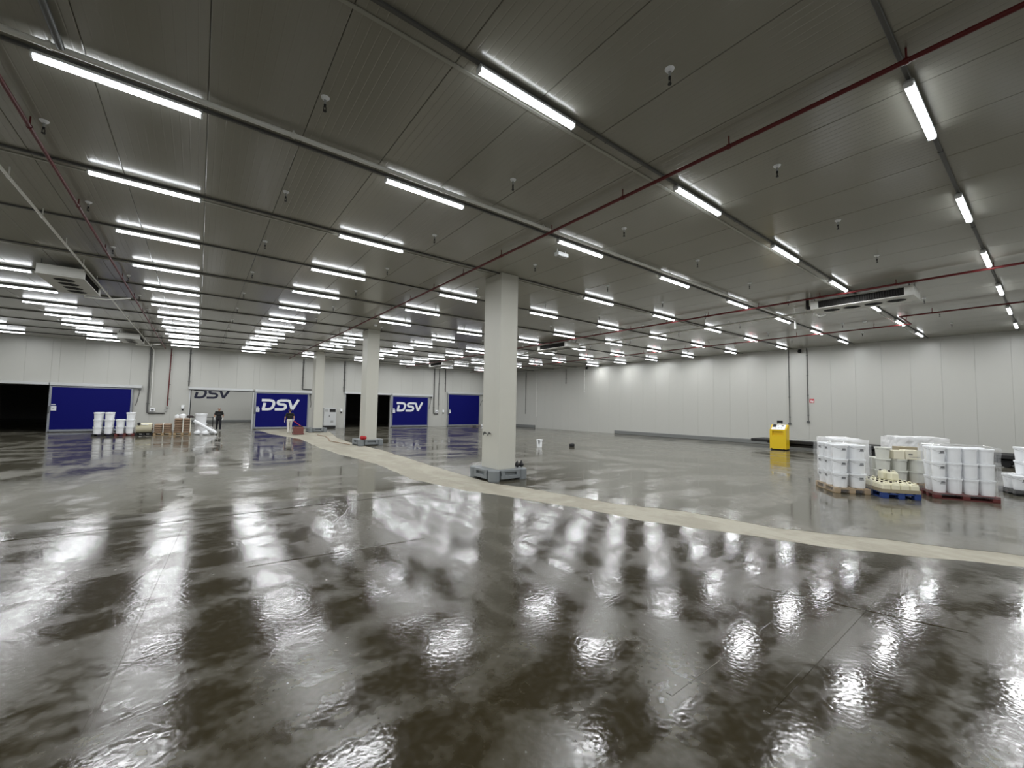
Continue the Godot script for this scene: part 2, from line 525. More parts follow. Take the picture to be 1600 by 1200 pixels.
# ---------------------------------------------------------------- the company letters
func dsv(size: float) -> MB:
	var m := MB.new()
	var w := 0.108
	var strokes := [
		[Vector2(0.06, 0.89), Vector2(0.62, 0.89), Vector2(0.86, 0.85), Vector2(0.98, 0.72), Vector2(0.97, 0.52), Vector2(0.88, 0.28), Vector2(0.74, 0.15), Vector2(0.52, 0.11), Vector2(0.10, 0.11)],
		[Vector2(0.30, 0.66), Vector2(0.18, 0.10)],
		[Vector2(2.02, 0.89), Vector2(1.52, 0.89), Vector2(1.33, 0.83), Vector2(1.27, 0.70), Vector2(1.33, 0.59), Vector2(1.48, 0.55), Vector2(1.74, 0.54), Vector2(1.87, 0.46), Vector2(1.90, 0.30), Vector2(1.80, 0.16), Vector2(1.62, 0.11), Vector2(1.06, 0.11)],
		[Vector2(2.02, 0.89), Vector2(2.18, 0.86), Vector2(2.42, 0.10)],
		[Vector2(2.42, 0.10), Vector2(2.92, 1.0)]]
	var done: Array = []
	for s in strokes:
		var pl := PackedVector2Array()
		for q in s: pl.append(q * size)
		for g in Geometry2D.offset_polyline(pl, w * size, Geometry2D.JOIN_ROUND, Geometry2D.END_BUTT):
			if Geometry2D.is_polygon_clockwise(g): g.reverse()
			m.face(g, 0.0, 0.006 + 0.0004 * done.size())
			done.append(g)
	return m

# ---------------------------------------------------------------- doors
func sliding_door(called: String, x0: float, x1: float, y1: float, rail0: float, rail1: float, label: String, letters: bool) -> void:
	var t := thing(called, label, "sliding door", Vector3(x0, 0, ZW))
	var w := x1 - x0
	var b := MB.new()
	b.cbox(Vector3(w * 0.5, (y1 + 0.06) * 0.5, 0.12), Vector3(w, y1 - 0.06, 0.12), 0.01)
	var leaf := part("leaf", b, M.blue, t)
	b = MB.new()
	b.cbox(Vector3(0.05, y1 * 0.5 + 0.03, 0.125), Vector3(0.11, y1 - 0.05, 0.15), 0.01)
	part("edge_profile", b, M.frame, leaf)
	b = MB.new()
	b.cbox(Vector3(w - 0.05, y1 * 0.5 + 0.03, 0.125), Vector3(0.11, y1 - 0.05, 0.15), 0.01)
	part("edge_profile", b, M.frame, leaf)
	b = MB.new()
	b.cbox(Vector3(w * 0.5, 0.11, 0.125), Vector3(w - 0.22, 0.14, 0.15), 0.01)
	part("kick_profile", b, M.frame, leaf)
	b = MB.new()
	b.cbox(Vector3(w * 0.5, y1 - 0.03, 0.125), Vector3(w - 0.22, 0.08, 0.15), 0.01)
	part("top_profile", b, M.frame, leaf)
	b = MB.new()
	b.cbox(Vector3((rail0 + rail1) * 0.5 - x0, y1 + 0.12, 0.14), Vector3(rail1 - rail0, 0.18, 0.24), 0.02)
	b.box(Vector3((rail0 + rail1) * 0.5 - x0, y1 + 0.22, 0.09), Vector3(rail1 - rail0, 0.03, 0.16))
	part("top_rail", b, M.rail, t)
	b = MB.new()
	b.cbox(Vector3(rail1 - x0 - 0.12, y1 - 0.04, 0.12), Vector3(0.12, 0.14, 0.12), 0.01)
	part("end_stop", b, M.steel, t)
	b = MB.new()
	b.path([Vector3(rail1 - x0 - 0.12, y1 - 0.05, 0.05), Vector3(w + 0.22, y1 - 0.9, 0.03), Vector3(w + 0.14, y1 - 1.2, 0.03)], 0.02, 6)
	part("pull_cord", b, M.conduit, t)
	b = MB.new()
	b.cbox(Vector3(0.24, 1.56, 0.186), Vector3(0.24, 0.30, 0.012), 0.003)
	var sg := part("notice", b, M.white_print, leaf)
	b = MB.new()
	b.box(Vector3(0.22, 1.58, 0.193), Vector3(0.12, 0.02, 0.002))
	b.box(Vector3(0.22, 1.52, 0.193), Vector3(0.10, 0.02, 0.002))
	part("print", b, M.ink, sg)
	b = MB.new()
	b.cbox(Vector3(0.22, 1.80, 0.186), Vector3(0.20, 0.055, 0.012), 0.003)
	part("notice", b, M.white_print, leaf)
	b = MB.new()
	b.path([Vector3(0.04, 1.25, 0.19), Vector3(0.04, 1.28, 0.26), Vector3(0.04, 1.66, 0.26), Vector3(0.04, 1.70, 0.19)], 0.025, 8)
	part("handle", b, M.steel, leaf)
	if letters:
		part("lettering", dsv(0.95), M.white_print, leaf, Vector3(0.44, 1.53, 0.182))

func door_frame(x0: float, x1: float, y1: float, rail_from: float, label: String) -> void:
	var t := thing("door_frame", label, "door frame", Vector3(x0, 0, ZW))
	var w := x1 - x0
	for e in [-0.05, w + 0.05]:
		var b := MB.new()
		b.cbox(Vector3(e, y1 * 0.5, -0.05), Vector3(0.10, y1, 0.22), 0.008)
		part("jamb", b, M.rail, t)
	var b2 := MB.new()
	b2.cbox(Vector3(0.0, y1 * 0.5, 0.075), Vector3(0.05, y1, 0.03), 0.004)
	part("seal", b2, M.rubber, t)
	b2 = MB.new()
	b2.cbox(Vector3(w * 0.5, y1 + 0.03, -0.05), Vector3(w + 0.2, 0.06, 0.22), 0.008)
	part("head", b2, M.rubber, t)
	b2 = MB.new()
	b2.cbox(Vector3((rail_from - x0 + w) * 0.5, y1 + 0.13, 0.14), Vector3(x0 + w - rail_from, 0.18, 0.24), 0.02)
	part("top_rail", b2, M.rail, t)

func wall_conduit(label: String, pts: Array, r: float, box_at, m: Material, extra := []) -> void:
	var p0: Vector3 = pts[0]
	var t := thing("wall_conduit", label, "conduit", Vector3(p0.x, 0, ZW))
	var b := MB.new()
	var q: Array = []
	for p in pts: q.append(Vector3(p.x - p0.x, p.y, p.z))
	b.path(q, r, 8)
	part("pipe", b, m, t)
	for k in range(0, 4):
		var y := lerpf(q[0].y, q[1].y, 0.12 + 0.25 * k)
		b = MB.new()
		b.cbox(Vector3(q[0].x, y, 0.02), Vector3(r * 4.0, 0.03, 0.05), 0.004)
		part("clip", b, M.steel, t)
	if box_at != null:
		b = MB.new()
		b.cbox(Vector3(box_at.x - p0.x, box_at.y, 0.06), Vector3(0.30, 0.24, 0.12), 0.015)
		var bx := part("control_box", b, M.white_plastic, t)
		b = MB.new()
		b.cbox(Vector3(box_at.x - p0.x, box_at.y - 0.01, 0.122), Vector3(0.16, 0.07, 0.01), 0.002)
		part("display", b, M.black, bx)
	for e in extra:
		b = MB.new()
		b.cbox(Vector3(e.x - p0.x, e.y, 0.05), Vector3(0.12, 0.16, 0.10), 0.01)
		part("junction_box", b, M.grey_plastic, t)

func build_doors() -> void:
	sliding_door("sliding_door", -7.68, -3.68, 3.0, -7.68, -3.22, "plain blue sliding door slid open beside the white bucket pallets", false)
	sliding_door("sliding_door", 3.64, 7.66, 3.0, 3.64, 7.9, "blue sliding door with white letters behind the worker in white trousers", true)
	sliding_door("sliding_door", 15.08, 19.0, 3.06, 15.08, 19.45, "blue sliding door with white letters between two pillars", true)
	sliding_door("sliding_door", 21.25, 25.28, 3.46, 21.15, 26.2, "plain blue sliding door, closed and tallest, beside the nearest pillar", false)
	door_frame(-12.0, -7.72, 3.02, -12.4, "pale metal frame of the dark doorway beside the plain blue door")
	door_frame(-0.46, 3.5, 3.02, -0.62, "pale metal frame of the doorway with a lit room beyond")
	door_frame(10.8, 14.98, 3.08, 10.62, "pale metal frame of the dark doorway half hidden by a pillar")
	wall_conduit("dark conduit loop with a display box beside the plain blue door", [Vector3(-2.88, 6.1, 0.06), Vector3(-2.88, 1.34, 0.06), Vector3(-2.78, 1.26, 0.06), Vector3(-1.92, 1.26, 0.06)], 0.05, Vector3(-2.60, 1.50, 0), M.conduit, [Vector3(-1.86, 1.46, 0)])
	wall_conduit("thin red pipe dropping down the far wall to a valve", [Vector3(-1.74, 6.05, 0.05), Vector3(-1.80, 1.75, 0.05)], 0.035, null, M.red_pipe, [Vector3(-1.80, 1.70, 0)])
	wall_conduit("twin grey conduit rising above the lit doorway", [Vector3(-0.62, 6.1, 0.05), Vector3(-0.62, 3.3, 0.05)], 0.045, null, M.conduit)
	wall_conduit("dark conduit beside the farthest pillar above the lettered door", [Vector3(7.14, 6.0, 0.05), Vector3(7.14, 3.4, 0.05), Vector3(7.86, 3.37, 0.05)], 0.05, null, M.conduit)
	wall_conduit("grey conduit rising above the dark doorway between pillars", [Vector3(10.6, 6.1, 0.05), Vector3(10.6, 3.3, 0.05)], 0.06, null, M.conduit)
	wall_conduit("dark conduit with a switch box between the two last doors", [Vector3(19.66, 6.1, 0.06), Vector3(19.66, 1.4, 0.06), Vector3(19.74, 1.32, 0.06), Vector3(20.15, 1.32, 0.06)], 0.055, Vector3(20.0, 1.58, 0), M.conduit)
	wall_conduit("thin conduit second along between the two last doors", [Vector3(20.24, 6.1, 0.05), Vector3(20.18, 1.75, 0.05)], 0.035, null, M.conduit)
	wall_conduit("grey conduit dropping to the corner of the tallest blue door", [Vector3(20.95, 6.1, 0.05), Vector3(20.98, 3.65, 0.05)], 0.05, null, M.conduit)
	# electrical cabinet
	var t := thing("electrical_cabinet", "pale grey electrical cabinet with a dark display on a black plinth", "cabinet", Vector3(9.4, 0, ZW))
	var b := MB.new()
	b.cbox(Vector3(0, 1.02, 0.2), Vector3(1.02, 1.58, 0.36), 0.012)
	part("body", b, M.rail, t)
	b = MB.new()
	b.cbox(Vector3(0, 0.12, 0.2), Vector3(1.0, 0.2, 0.34), 0.01)
	part("plinth", b, M.black, t)
	b = MB.new()
	b.cbox(Vector3(0.20, 1.58, 0.385), Vector3(0.50, 0.28, 0.03), 0.006)
	part("display", b, M.glass_dark, t)
	for q in [[Vector3(-0.32, 1.58, 0.385), 0.24], [Vector3(0.16, 0.60, 0.385), 0.24]]:
		b = MB.new()
		for k in 6: b.box(q[0] + Vector3(0, (k - 2.5) * 0.04, 0), Vector3(q[1], 0.026, 0.02))
		part("vent_grille", b, M.grey_plastic, t)
	b = MB.new()
	b.cbox(Vector3(-0.07, 1.1, 0.40), Vector3(0.035, 0.16, 0.05), 0.008)
	part("handle", b, M.black, t)
	for q in [[10.42, 1.62, "beside the dark doorway next to the cabinet"], [-0.90, 1.75, "beside the lit doorway above the sacks"], [20.78, 1.62, "beside the tallest blue door"]]:
		t = thing("push_button_box", "small grey push button box with black knob " + q[2], "switch", Vector3(q[0], q[1], ZW))
		b = MB.new()
		b.cbox(Vector3(0, 0, 0.05), Vector3(0.18, 0.26, 0.10), 0.012)
		part("case", b, M.white_plastic, t)
		b = MB.new()
		b.tube(Vector3(0, -0.22, 0.0), Vector3(0, -0.22, 0.10), 0.055, 12)
		part("knob", b, M.black, t)

# ---------------------------------------------------------------- ceiling fittings
func build_lamps() -> void:
	var proto := thing("led_batten", "", "lamp")
	var b := MB.new()
	b.cbox(Vector3(LAMP_LEN * 0.5, 0.034, 0), Vector3(LAMP_LEN, 0.05, 0.10), 0.012)
	part("housing", b, M.housing, proto)
	b = MB.new()
	var seg := 8
	for k in seg:
		var a0 := PI * k / seg
		var a1 := PI * (k + 1) / seg
		var e0 := Vector3(0, -sin(a0), cos(a0))
		var e1 := Vector3(0, -sin(a1), cos(a1))
		var s := Vector3(1, 0.045, 0.046)
		var x0 := Vector3(0.03, 0.009, 0)
		var x1 := Vector3(LAMP_LEN - 0.03, 0.009, 0)
		b.nquad(x0 + e0 * s, x0 + e1 * s, x1 + e1 * s, x1 + e0 * s, e0, e1, e1, e0)
		b.tri(x0, x0 + e1 * s, x0 + e0 * s)
		b.tri(x1, x1 + e0 * s, x1 + e1 * s)
	part("diffuser", b, M.diffuser, proto)
	for x in [0.015, LAMP_LEN - 0.015]:
		b = MB.new()
		b.cbox(Vector3(x, 0.010, 0), Vector3(0.03, 0.085, 0.094), 0.01)
		part("end_cap", b, M.white_plastic, proto)
	var l := AreaLight3D.new()
	l.name = "tube_light"
	l.area_size = Vector2(LAMP_LEN - 0.08, 0.085)
	l.light_energy = 5.0
	l.light_color = Color(0.985, 0.992, 1.0)
	l.shadow_enabled = true
	l.area_range = 60.0
	l.area_attenuation = 2.0
	l.rotation_degrees = Vector3(-90, 0, 0)
	l.position = Vector3(LAMP_LEN * 0.5, -0.042, 0)
	proto.add_child(l)
	var first := true
	for j in range(-2, 13):
		for i in range(-2, 8):
			if i == 7 and j > 8: continue
			if i == 2 and j in [3, 7, 11]: continue      # a pillar stands there
			var at := Vector3(-1.717 + LAMP_DX * i, 6.036, -0.928 - LAMP_DZ * j)
			var last := 6 if j > 8 else 7
			var label := "lit LED batten, %s row from the blue doors, %s from the blank wall" % [nth(13 - j), nth(last - i + 1 - int(i < 2 and j in [3, 7, 11]))]
			if first:
				proto.position = at
				tag(proto, label, "lamp", "LED battens on the ceiling")
				first = false
			else:
				copy(proto, at, 0.0, label, "LED battens on the ceiling")
	for k in 9:
			var x: float = [-2.4, 1.2, 4.8][k % 3]
			var z: float = [-43.0, -48.0, -51.5][k / 3]
			copy(proto, Vector3(x - 0.8, 4.50, z), 0.0, "lit LED batten in the room beyond the doorway, %s row, %s along" % [nth(k / 3 + 1), nth(k % 3 + 1)], "LED battens beyond the doorway")
	# the conduit that feeds each row
	for j in range(-2, 13):
		var z := -0.928 - LAMP_DZ * j
		var x1 := wall_x(z) - 0.03
		var t := thing("cable_conduit", "dark cable conduit feeding the %s lamp row from the blue doors" % nth(13 - j), "conduit", Vector3(0, 0, z), 0.0, "cable conduits along the lamp rows")
		b = MB.new()
		b.cbox(Vector3((x1 - 12.4) * 0.5, H - 0.019, 0), Vector3(x1 + 12.4, 0.036, 0.048), 0.006)
		part("trunking", b, M.conduit, t)
		if j < 4:
			b = MB.new()
			b.cbox(Vector3(0, 0, 0), Vector3(0.03, 0.042, 0.06), 0.004)
			var cm := b.mesh()
			var x := -1.5
			while x < x1:
				part("clip", cm, M.steel, t, Vector3(x, H - 0.022, 0))
				x += 2.06

func ceiling_pipe(called: String, label: String, category: String, pts: Array, r: float, m: Material, every: float, hang: bool) -> void:
	var t := thing(called, label, category, Vector3(pts[0].x, 0, pts[0].z))
	var b := MB.new()
	var q: Array = []
	for p in pts: q.append(p - t.position)
	b.path(q, r, 10)
	part("pipe", b, m, t)
	var run := 0.0
	var hm := MB.new()
	hm.tube(Vector3(0, -r * 0.2, 0), Vector3(0, 0.0, 0), r * 1.35, 8)
	for k in q.size() - 1:
		var a: Vector3 = q[k]
		var e: Vector3 = q[k + 1]
		var ln := a.distance_to(e)
		if absf(a.y - e.y) > 0.3: continue
		var s := every * 0.4
		while s < ln - 0.1:
			var p := a.lerp(e, s / ln)
			b = MB.new()
			b.tube(Vector3(p.x, p.y - r * 1.1, p.z), Vector3(p.x, H - 0.002, p.z), 0.010, 6)
			var dir := (e - a).normalized()
			b.tube(p - dir * 0.02, p + dir * 0.02, r * 1.3, 10)
			part("hanger", b, m if not hang else M.white_pipe, t)
			s += every

func build_pipes() -> void:
	var y := H - 0.075
	ceiling_pipe("white_pipe", "white pipe on short hangers beside the third near lamp row", "pipe", [Vector3(-12.3, y, -6.66), Vector3(20.3, y, -6.66), Vector3(20.3, 5.72, -6.66)], 0.036, M.white_pipe, 2.45, true)
	ceiling_pipe("white_pipe", "thin white pipe running to the far wall past the left coolers", "pipe", [Vector3(-2.80, 5.95, 7.5), Vector3(-2.80, 5.95, -39.2), Vector3(-2.72, 5.8, -39.35), Vector3(-2.70, 1.8, -39.38)], 0.026, M.white_pipe, 1.95, true)
	ceiling_pipe("white_pipe", "white drain pipe linking the coolers nearer the blank wall", "pipe", [Vector3(18.6, H - 0.16, -4.6), Vector3(18.6, H - 0.16, -36.2)], 0.036, M.white_pipe, 2.9, true)
	ceiling_pipe("dark_pipe", "grey pipe joining the white pipe above the nearest batten", "pipe", [Vector3(-1.42, y - 0.01, -4.3), Vector3(-1.42, y - 0.01, -6.6)], 0.038, M.steel, 3.1, false)
	ceiling_pipe("red_pipe", "red sprinkler pipe over the narrow left bay", "pipe", [Vector3(-2.10, 5.985, 7.5), Vector3(-2.10, 5.985, -39.3)], 0.026, M.red_pipe, 3.0, false)
	ceiling_pipe("red_pipe", "red sprinkler pipe crossing overhead to the pillar row", "pipe", [Vector3(6.0, 5.985, 7.5), Vector3(6.0, 5.985, -39.3)], 0.030, M.red_pipe, 1.9, false)
	ceiling_pipe("red_pipe", "red sprinkler pipe running past the large right cooler", "pipe", [Vector3(16.42, 5.99, 7.5), Vector3(16.42, 5.99, -39.3)], 0.032, M.red_pipe, 1.9, false)
	ceiling_pipe("red_pipe", "dark red sprinkler pipe stepping sideways near the blank wall", "pipe", [Vector3(21.85, 5.955, 7.5), Vector3(21.85, 5.955, -3.6), Vector3(23.9, 5.955, -3.6), Vector3(23.9, 5.955, -39.3)], 0.028, M.red_pipe, 3.0, false)

func build_coolers() -> void:
	var proto := thing("evaporator_cooler", "", "cooler")
	var b := MB.new()
	# origin: middle of the bottom plate; length along z, coil faces both long sides
	b.cbox(Vector3(0, 0.015, 0), Vector3(1.0, 0.03, 2.62), 0.008)
	part("bottom_plate", b, M.cooler, proto)
	for s in [-1.0, 1.0]:
		b = MB.new()
		b.cbox(Vector3(0, 0.16, s * 1.20), Vector3(0.96, 0.26, 0.22), 0.012)
		part("end_cover", b, M.cooler, proto)
	b = MB.new()
	b.box(Vector3(0, 0.155, 0), Vector3(0.86, 0.23, 2.18))
	part("coil_block", b, M.coil, proto)
	b = MB.new()
	for s in [-1.0, 1.0]:
		for k in 36:
			b.box(Vector3(s * 0.442, 0.155, -1.06 + k * 0.0605), Vector3(0.03, 0.22, 0.006))
	var fins := part("coil_fins", b, M.coil, proto)
	fins.set_meta("kind", "stuff")
	b = MB.new()
	b.cbox(Vector3(0, 0.285, 0), Vector3(0.98, 0.02, 2.6), 0.006)
	part("top_plate", b, M.cooler, proto)
	for k in 4:
		var z := -0.83 + 0.555 * k
		b = MB.new()
		b.lathe([Vector2(0.23, -0.012), Vector2(0.255, -0.012), Vector2(0.255, 0.0)], 20, Vector3(0, 0, z))
		b.lathe([Vector2(0.23, 0.0), Vector2(0.23, -0.012)], 20, Vector3(0, 0, z))
		var ring := part("fan_ring", b, M.cooler, proto)
		b = MB.new()
		b.lathe([Vector2(0.229, -0.004), Vector2(0.002, -0.004)], 20, Vector3(0, 0, z))
		b.lathe([Vector2(0.002, -0.005), Vector2(0.229, -0.005)], 20, Vector3(0, 0, z))
		part("fan_opening", b, M.black, ring)
		b = MB.new()
		b.tube(Vector3(0, -0.014, z), Vector3(0, -0.004, z), 0.05, 10)
		for q in 5:
			var a := TAU * q / 5.0
			b.box(Vector3(0.13, -0.009, 0), Vector3(0.17, 0.004, 0.07), Transform3D(Basis(Vector3.UP, a), Vector3(0, 0, z)))
		part("fan_blades", b, M.rubber, ring)
	for q in [Vector2(-0.4, -1.2), Vector2(0.4, -1.2), Vector2(-0.4, 1.2), Vector2(0.4, 1.2)]:
		b = MB.new()
		b.tube(Vector3(q.x, 0.29, q.y), Vector3(q.x, H - 5.69, q.y), 0.014, 6)
		part("hanger_rod", b, M.steel, proto)
	b = MB.new()
	b.path([Vector3(0.1, 0.0, -1.36), Vector3(0.1, -0.05, -1.36), Vector3(0.62, -0.05, -1.36), Vector3(1.25, 0.1, -1.36)], 0.026, 8)
	part("drain_pipe", b, M.white_pipe, proto)
	b = MB.new()
	b.path([Vector3(-0.25, 0.12, -1.31), Vector3(-0.25, 0.12, -1.46), Vector3(-0.25, 0.36, -1.46), Vector3(-0.25, 0.42, -1.46)], 0.05, 8)
	b.path([Vector3(0.05, 0.18, -1.31), Vector3(0.05, 0.18, -1.42), Vector3(0.05, 0.42, -1.42)], 0.04, 8)
	part("insulated_pipe", b, M.rubber, proto)
	var spots := [[Vector3(17.3, 5.69, -3.75), "long white cooler nearest the blank wall, seen full length"], [Vector3(-3.36, 5.69, -18.6), "white ceiling cooler at the edge beside the bright battens"], [Vector3(17.2, 5.69, -18.2), "white ceiling cooler half hidden behind the nearest pillar"], [Vector3(17.1, 5.69, -33.2), "small distant cooler above the two last blue doors"], [Vector3(-3.36, 5.69, -33.3), "small distant cooler close to the far wall beside the white pipe"]]
	for k in spots.size():
		if k == 0:
			proto.position = spots[0][0]
			tag(proto, spots[0][1], "cooler", "ceiling coolers")
		else:
			copy(proto, spots[k][0], 0.0, spots[k][1], "ceiling coolers")

func build_sprinklers() -> void:
	var proto := thing("sprinkler_head", "", "sprinkler")
	var b := MB.new()
	b.lathe([Vector2(0.02, -0.04), Vector2(0.04, -0.025), Vector2(0.055, -0.005), Vector2(0.055, 0.0)], 16)
	part("escutcheon", b, M.white_plastic, proto)
	b = MB.new()
	b.tube(Vector3(0, -0.10, 0), Vector3(0, -0.03, 0), 0.014, 8)
	part("stem", b, M.grey_plastic, proto)
	b = MB.new()
	b.tube(Vector3(0, -0.13, 0), Vector3(0, -0.095, 0), 0.015, 8)
	b.tube(Vector3(-0.013, -0.18, 0), Vector3(-0.013, -0.13, 0), 0.005, 6)
	b.tube(Vector3(0.013, -0.18, 0), Vector3(0.013, -0.13, 0), 0.005, 6)
	b.tube(Vector3(0, -0.19, 0), Vector3(0, -0.18, 0), 0.022, 12)
	part("nozzle", b, M.black, proto)
	var first := true
	for r in 11:
		var z := -2.62 - 3.045 * r
		for c in 10:
			var x := -1.97 + 3.105 * c
			if x > wall_x(z) - 0.8: continue
			if r == 0 and c < 2: continue
			if c == 6 and r in [0, 5, 10]: continue      # a cooler hangs there
			var p := Vector3(x, H, z)
			# only those inside the picture
			var v := Vector3(x, H - 2.115, z)
			var ang := atan2(v.x, -v.z) - deg_to_rad(37.2)
			if absf(ang) > deg_to_rad(54): continue
			var label := "ceiling sprinkler head, %s line from the camera, %s from the narrow left bay" % [nth(r + 1), nth(c + 1)]
			if first:
				first = false
				proto.position = p
				tag(proto, label, "sprinkler", "sprinkler heads on the ceiling")
			else:
				copy(proto, p, 0.0, label, "sprinkler heads on the ceiling")
	var t := thing("exit_luminaire", "small white exit light box hanging by the pipe before the nearest pillar", "sign", Vector3(7.17, H, -7.47))
	b = MB.new()
	b.cbox(Vector3(0, -0.13, 0), Vector3(0.36, 0.09, 0.16), 0.01)
	part("case", b, M.white_plastic, t)
	b = MB.new()
	b.cbox(Vector3(0, -0.179, 0), Vector3(0.26, 0.008, 0.10), 0.002)
	part("lens", b, M.grey_plastic, t)
	for s in [-0.14, 0.14]:
		b = MB.new()
		b.tube(Vector3(s, -0.09, 0), Vector3(s, 0, 0), 0.01, 6)
		part("bracket", b, M.white_plastic, t)
	for q in [[Vector3(6.9, H, -20.5), "small white detector under the batten beside the second pillar"], [Vector3(20.6, H, -15.6), "small white detector between battens beyond the nearest pillar"], [Vector3(22.9, H, -4.9), "small white detector behind the large right cooler"]]:
		t = thing("smoke_detector", q[1], "detector", q[0])
		b = MB.new()
		b.lathe([Vector2(0.001, -0.075), Vector2(0.05, -0.07), Vector2(0.06, -0.03)], 14)
		part("head", b, M.white_plastic, t)
		b = MB.new()
		b.lathe([Vector2(0.06, -0.03), Vector2(0.085, -0.03), Vector2(0.085, 0.0)], 14)
		part("base", b, M.white_plastic, t)

# ---------------------------------------------------------------- pillars
func build_pillars() -> void:
	var names := ["nearest", "middle", "farthest"]
	for k in 3:
		var c := Vector3(7.31, 0, -10.26 - 12.06 * k)
		var t := thing("pillar", "white clad square pillar, the %s of three, in a grey guard" % names[k], "pillar", c)
		t.set_meta("kind", "structure")
		var b := MB.new()
		b.cbox(Vector3(0, H * 0.5, 0), Vector3(0.62, H, 0.86), 0.012)
		part("cladding", b, M.pillar, t)
		for s in [Vector2(-1, 1), Vector2(1, 1), Vector2(-1, -1), Vector2(1, -1)]:
			b = MB.new()
			b.cbox(Vector3(s.x * 0.296, H * 0.5, s.y * 0.416), Vector3(0.036, H - 0.01, 0.036), 0.004)
			part("corner_trim", b, M.pillar, t)
		var g := thing("pillar_guard", "grey slotted plastic guard round the foot of the %s pillar" % names[k], "guard", c)
		var hw := 0.66
		for s in [Vector2(-1, 1), Vector2(1, 1), Vector2(-1, -1), Vector2(1, -1)]:
			b = MB.new()
			b.lathe([Vector2(0.16, 0.0), Vector2(0.17, 0.03), Vector2(0.17, 0.30), Vector2(0.15, 0.325), Vector2(0.001, 0.33)], 18, Vector3(s.x * (hw - 0.17), 0, s.y * (hw - 0.17)))
			part("corner_post", b, M.guard, g)
		for q in 4:
			var tr := Transform3D(Basis(Vector3.UP, PI * 0.5 * q), Vector3.ZERO)
			b = MB.new()
			var wd := 2.0 * (hw - 0.34)
			b.cbox(Vector3(0, 0.285, hw - 0.05), Vector3(wd + 0.05, 0.07, 0.08), 0.01, tr)
			b.cbox(Vector3(0, 0.11, hw - 0.05), Vector3(wd + 0.05, 0.10, 0.08), 0.01, tr)
			b.cbox(Vector3(-wd * 0.5 + 0.05, 0.20, hw - 0.05), Vector3(0.12, 0.12, 0.08), 0.008, tr)
			b.cbox(Vector3(wd * 0.5 - 0.05, 0.20, hw - 0.05), Vector3(0.12, 0.12, 0.08), 0.008, tr)
			b.box(Vector3(0, 0.20, hw - 0.10), Vector3(wd, 0.12, 0.02), tr)
			part("side_panel", b, M.guard, g)
		b = MB.new()
		var o := 0.32
		for q in 4:
			var tr := Transform3D(Basis(Vector3.UP, PI * 0.5 * q), Vector3.ZERO)
			var inner := 0.435 if q % 2 == 0 else 0.315
			b.box(Vector3(0, 0.305, (hw - 0.04 + inner) * 0.5), Vector3((hw - 0.1) * 2.0 if q % 2 == 0 else 0.86, 0.02, hw - 0.04 - inner), tr)
		part("top_plate", b, M.guard, g)
	# taps on the nearest pillar
	for q in [[-0.21, "first"], [0.03, "second"]]:
		var t := thing("hose_tap", "small dark hose tap on the nearest pillar, %s from its edge" % q[0 + 1], "tap", Vector3(6.99, 1.33, -10.26 + q[0]))
		var b := MB.new()
		b.tube(Vector3(0, 0, 0), Vector3(-0.09, 0, 0), 0.018, 8)
		part("body", b, M.steel, t)
		b = MB.new()
		b.tube(Vector3(-0.09, 0.02, 0), Vector3(-0.10, -0.06, 0), 0.016, 8)
		part("spout", b, M.steel, t)
		b = MB.new()
		b.cbox(Vector3(-0.06, 0.035, 0), Vector3(0.03, 0.02, 0.08), 0.004)
		part("lever", b, M.black, t)
	var c0 := Vector3(7.80, 0.331, -9.86)
	var cl := thing("work_glove", "pair of crumpled black gloves on the nearest pillar guard", "gloves", c0)
	for s in [-0.08, 0.08]:
		var b := MB.new()
		b.ball(Vector3(s, 0.07, 0), Vector3(0.07, 0.07, 0.09), 10, 6)
		b.ball(Vector3(s + 0.02, 0.13, -0.02), Vector3(0.03, 0.07, 0.03), 8, 5)
		b.ball(Vector3(s - 0.03, 0.12, 0.01), Vector3(0.025, 0.06, 0.025), 8, 5)
		part("glove", b, M.black, cl)
	var rag := thing("red_cloth", "crumpled red cloth on the middle pillar guard", "cloth", Vector3(6.88, 0.332, -21.76))
	var rb := MB.new()
	var rng := RandomNumberGenerator.new(); rng.seed = 9
	for k in 7:
		var ry := rng.randf_range(0.04, 0.11)
		rb.ball(Vector3(rng.randf_range(-0.09, 0.09), ry, rng.randf_range(-0.08, 0.08)), Vector3(0.10, ry, 0.10), 9, 6)
	part("folds", rb, M.red, rag)
	var hose := thing("hose", "thin pale hose trailing to the middle pillar guard", "hose", Vector3(6.42, 0, -23.2))
	rb = MB.new()
	rb.path([Vector3(0.08, 0.02, 0.5), Vector3(-0.1, 0.02, -0.6), Vector3(-0.3, 0.02, -2.2), Vector3(0.1, 0.02, -4.0), Vector3(0.35, 0.02, -6.0), Vector3(0.2, 0.02, -7.5)], 0.02, 7)
	part("tube", rb, M.sack, hose)

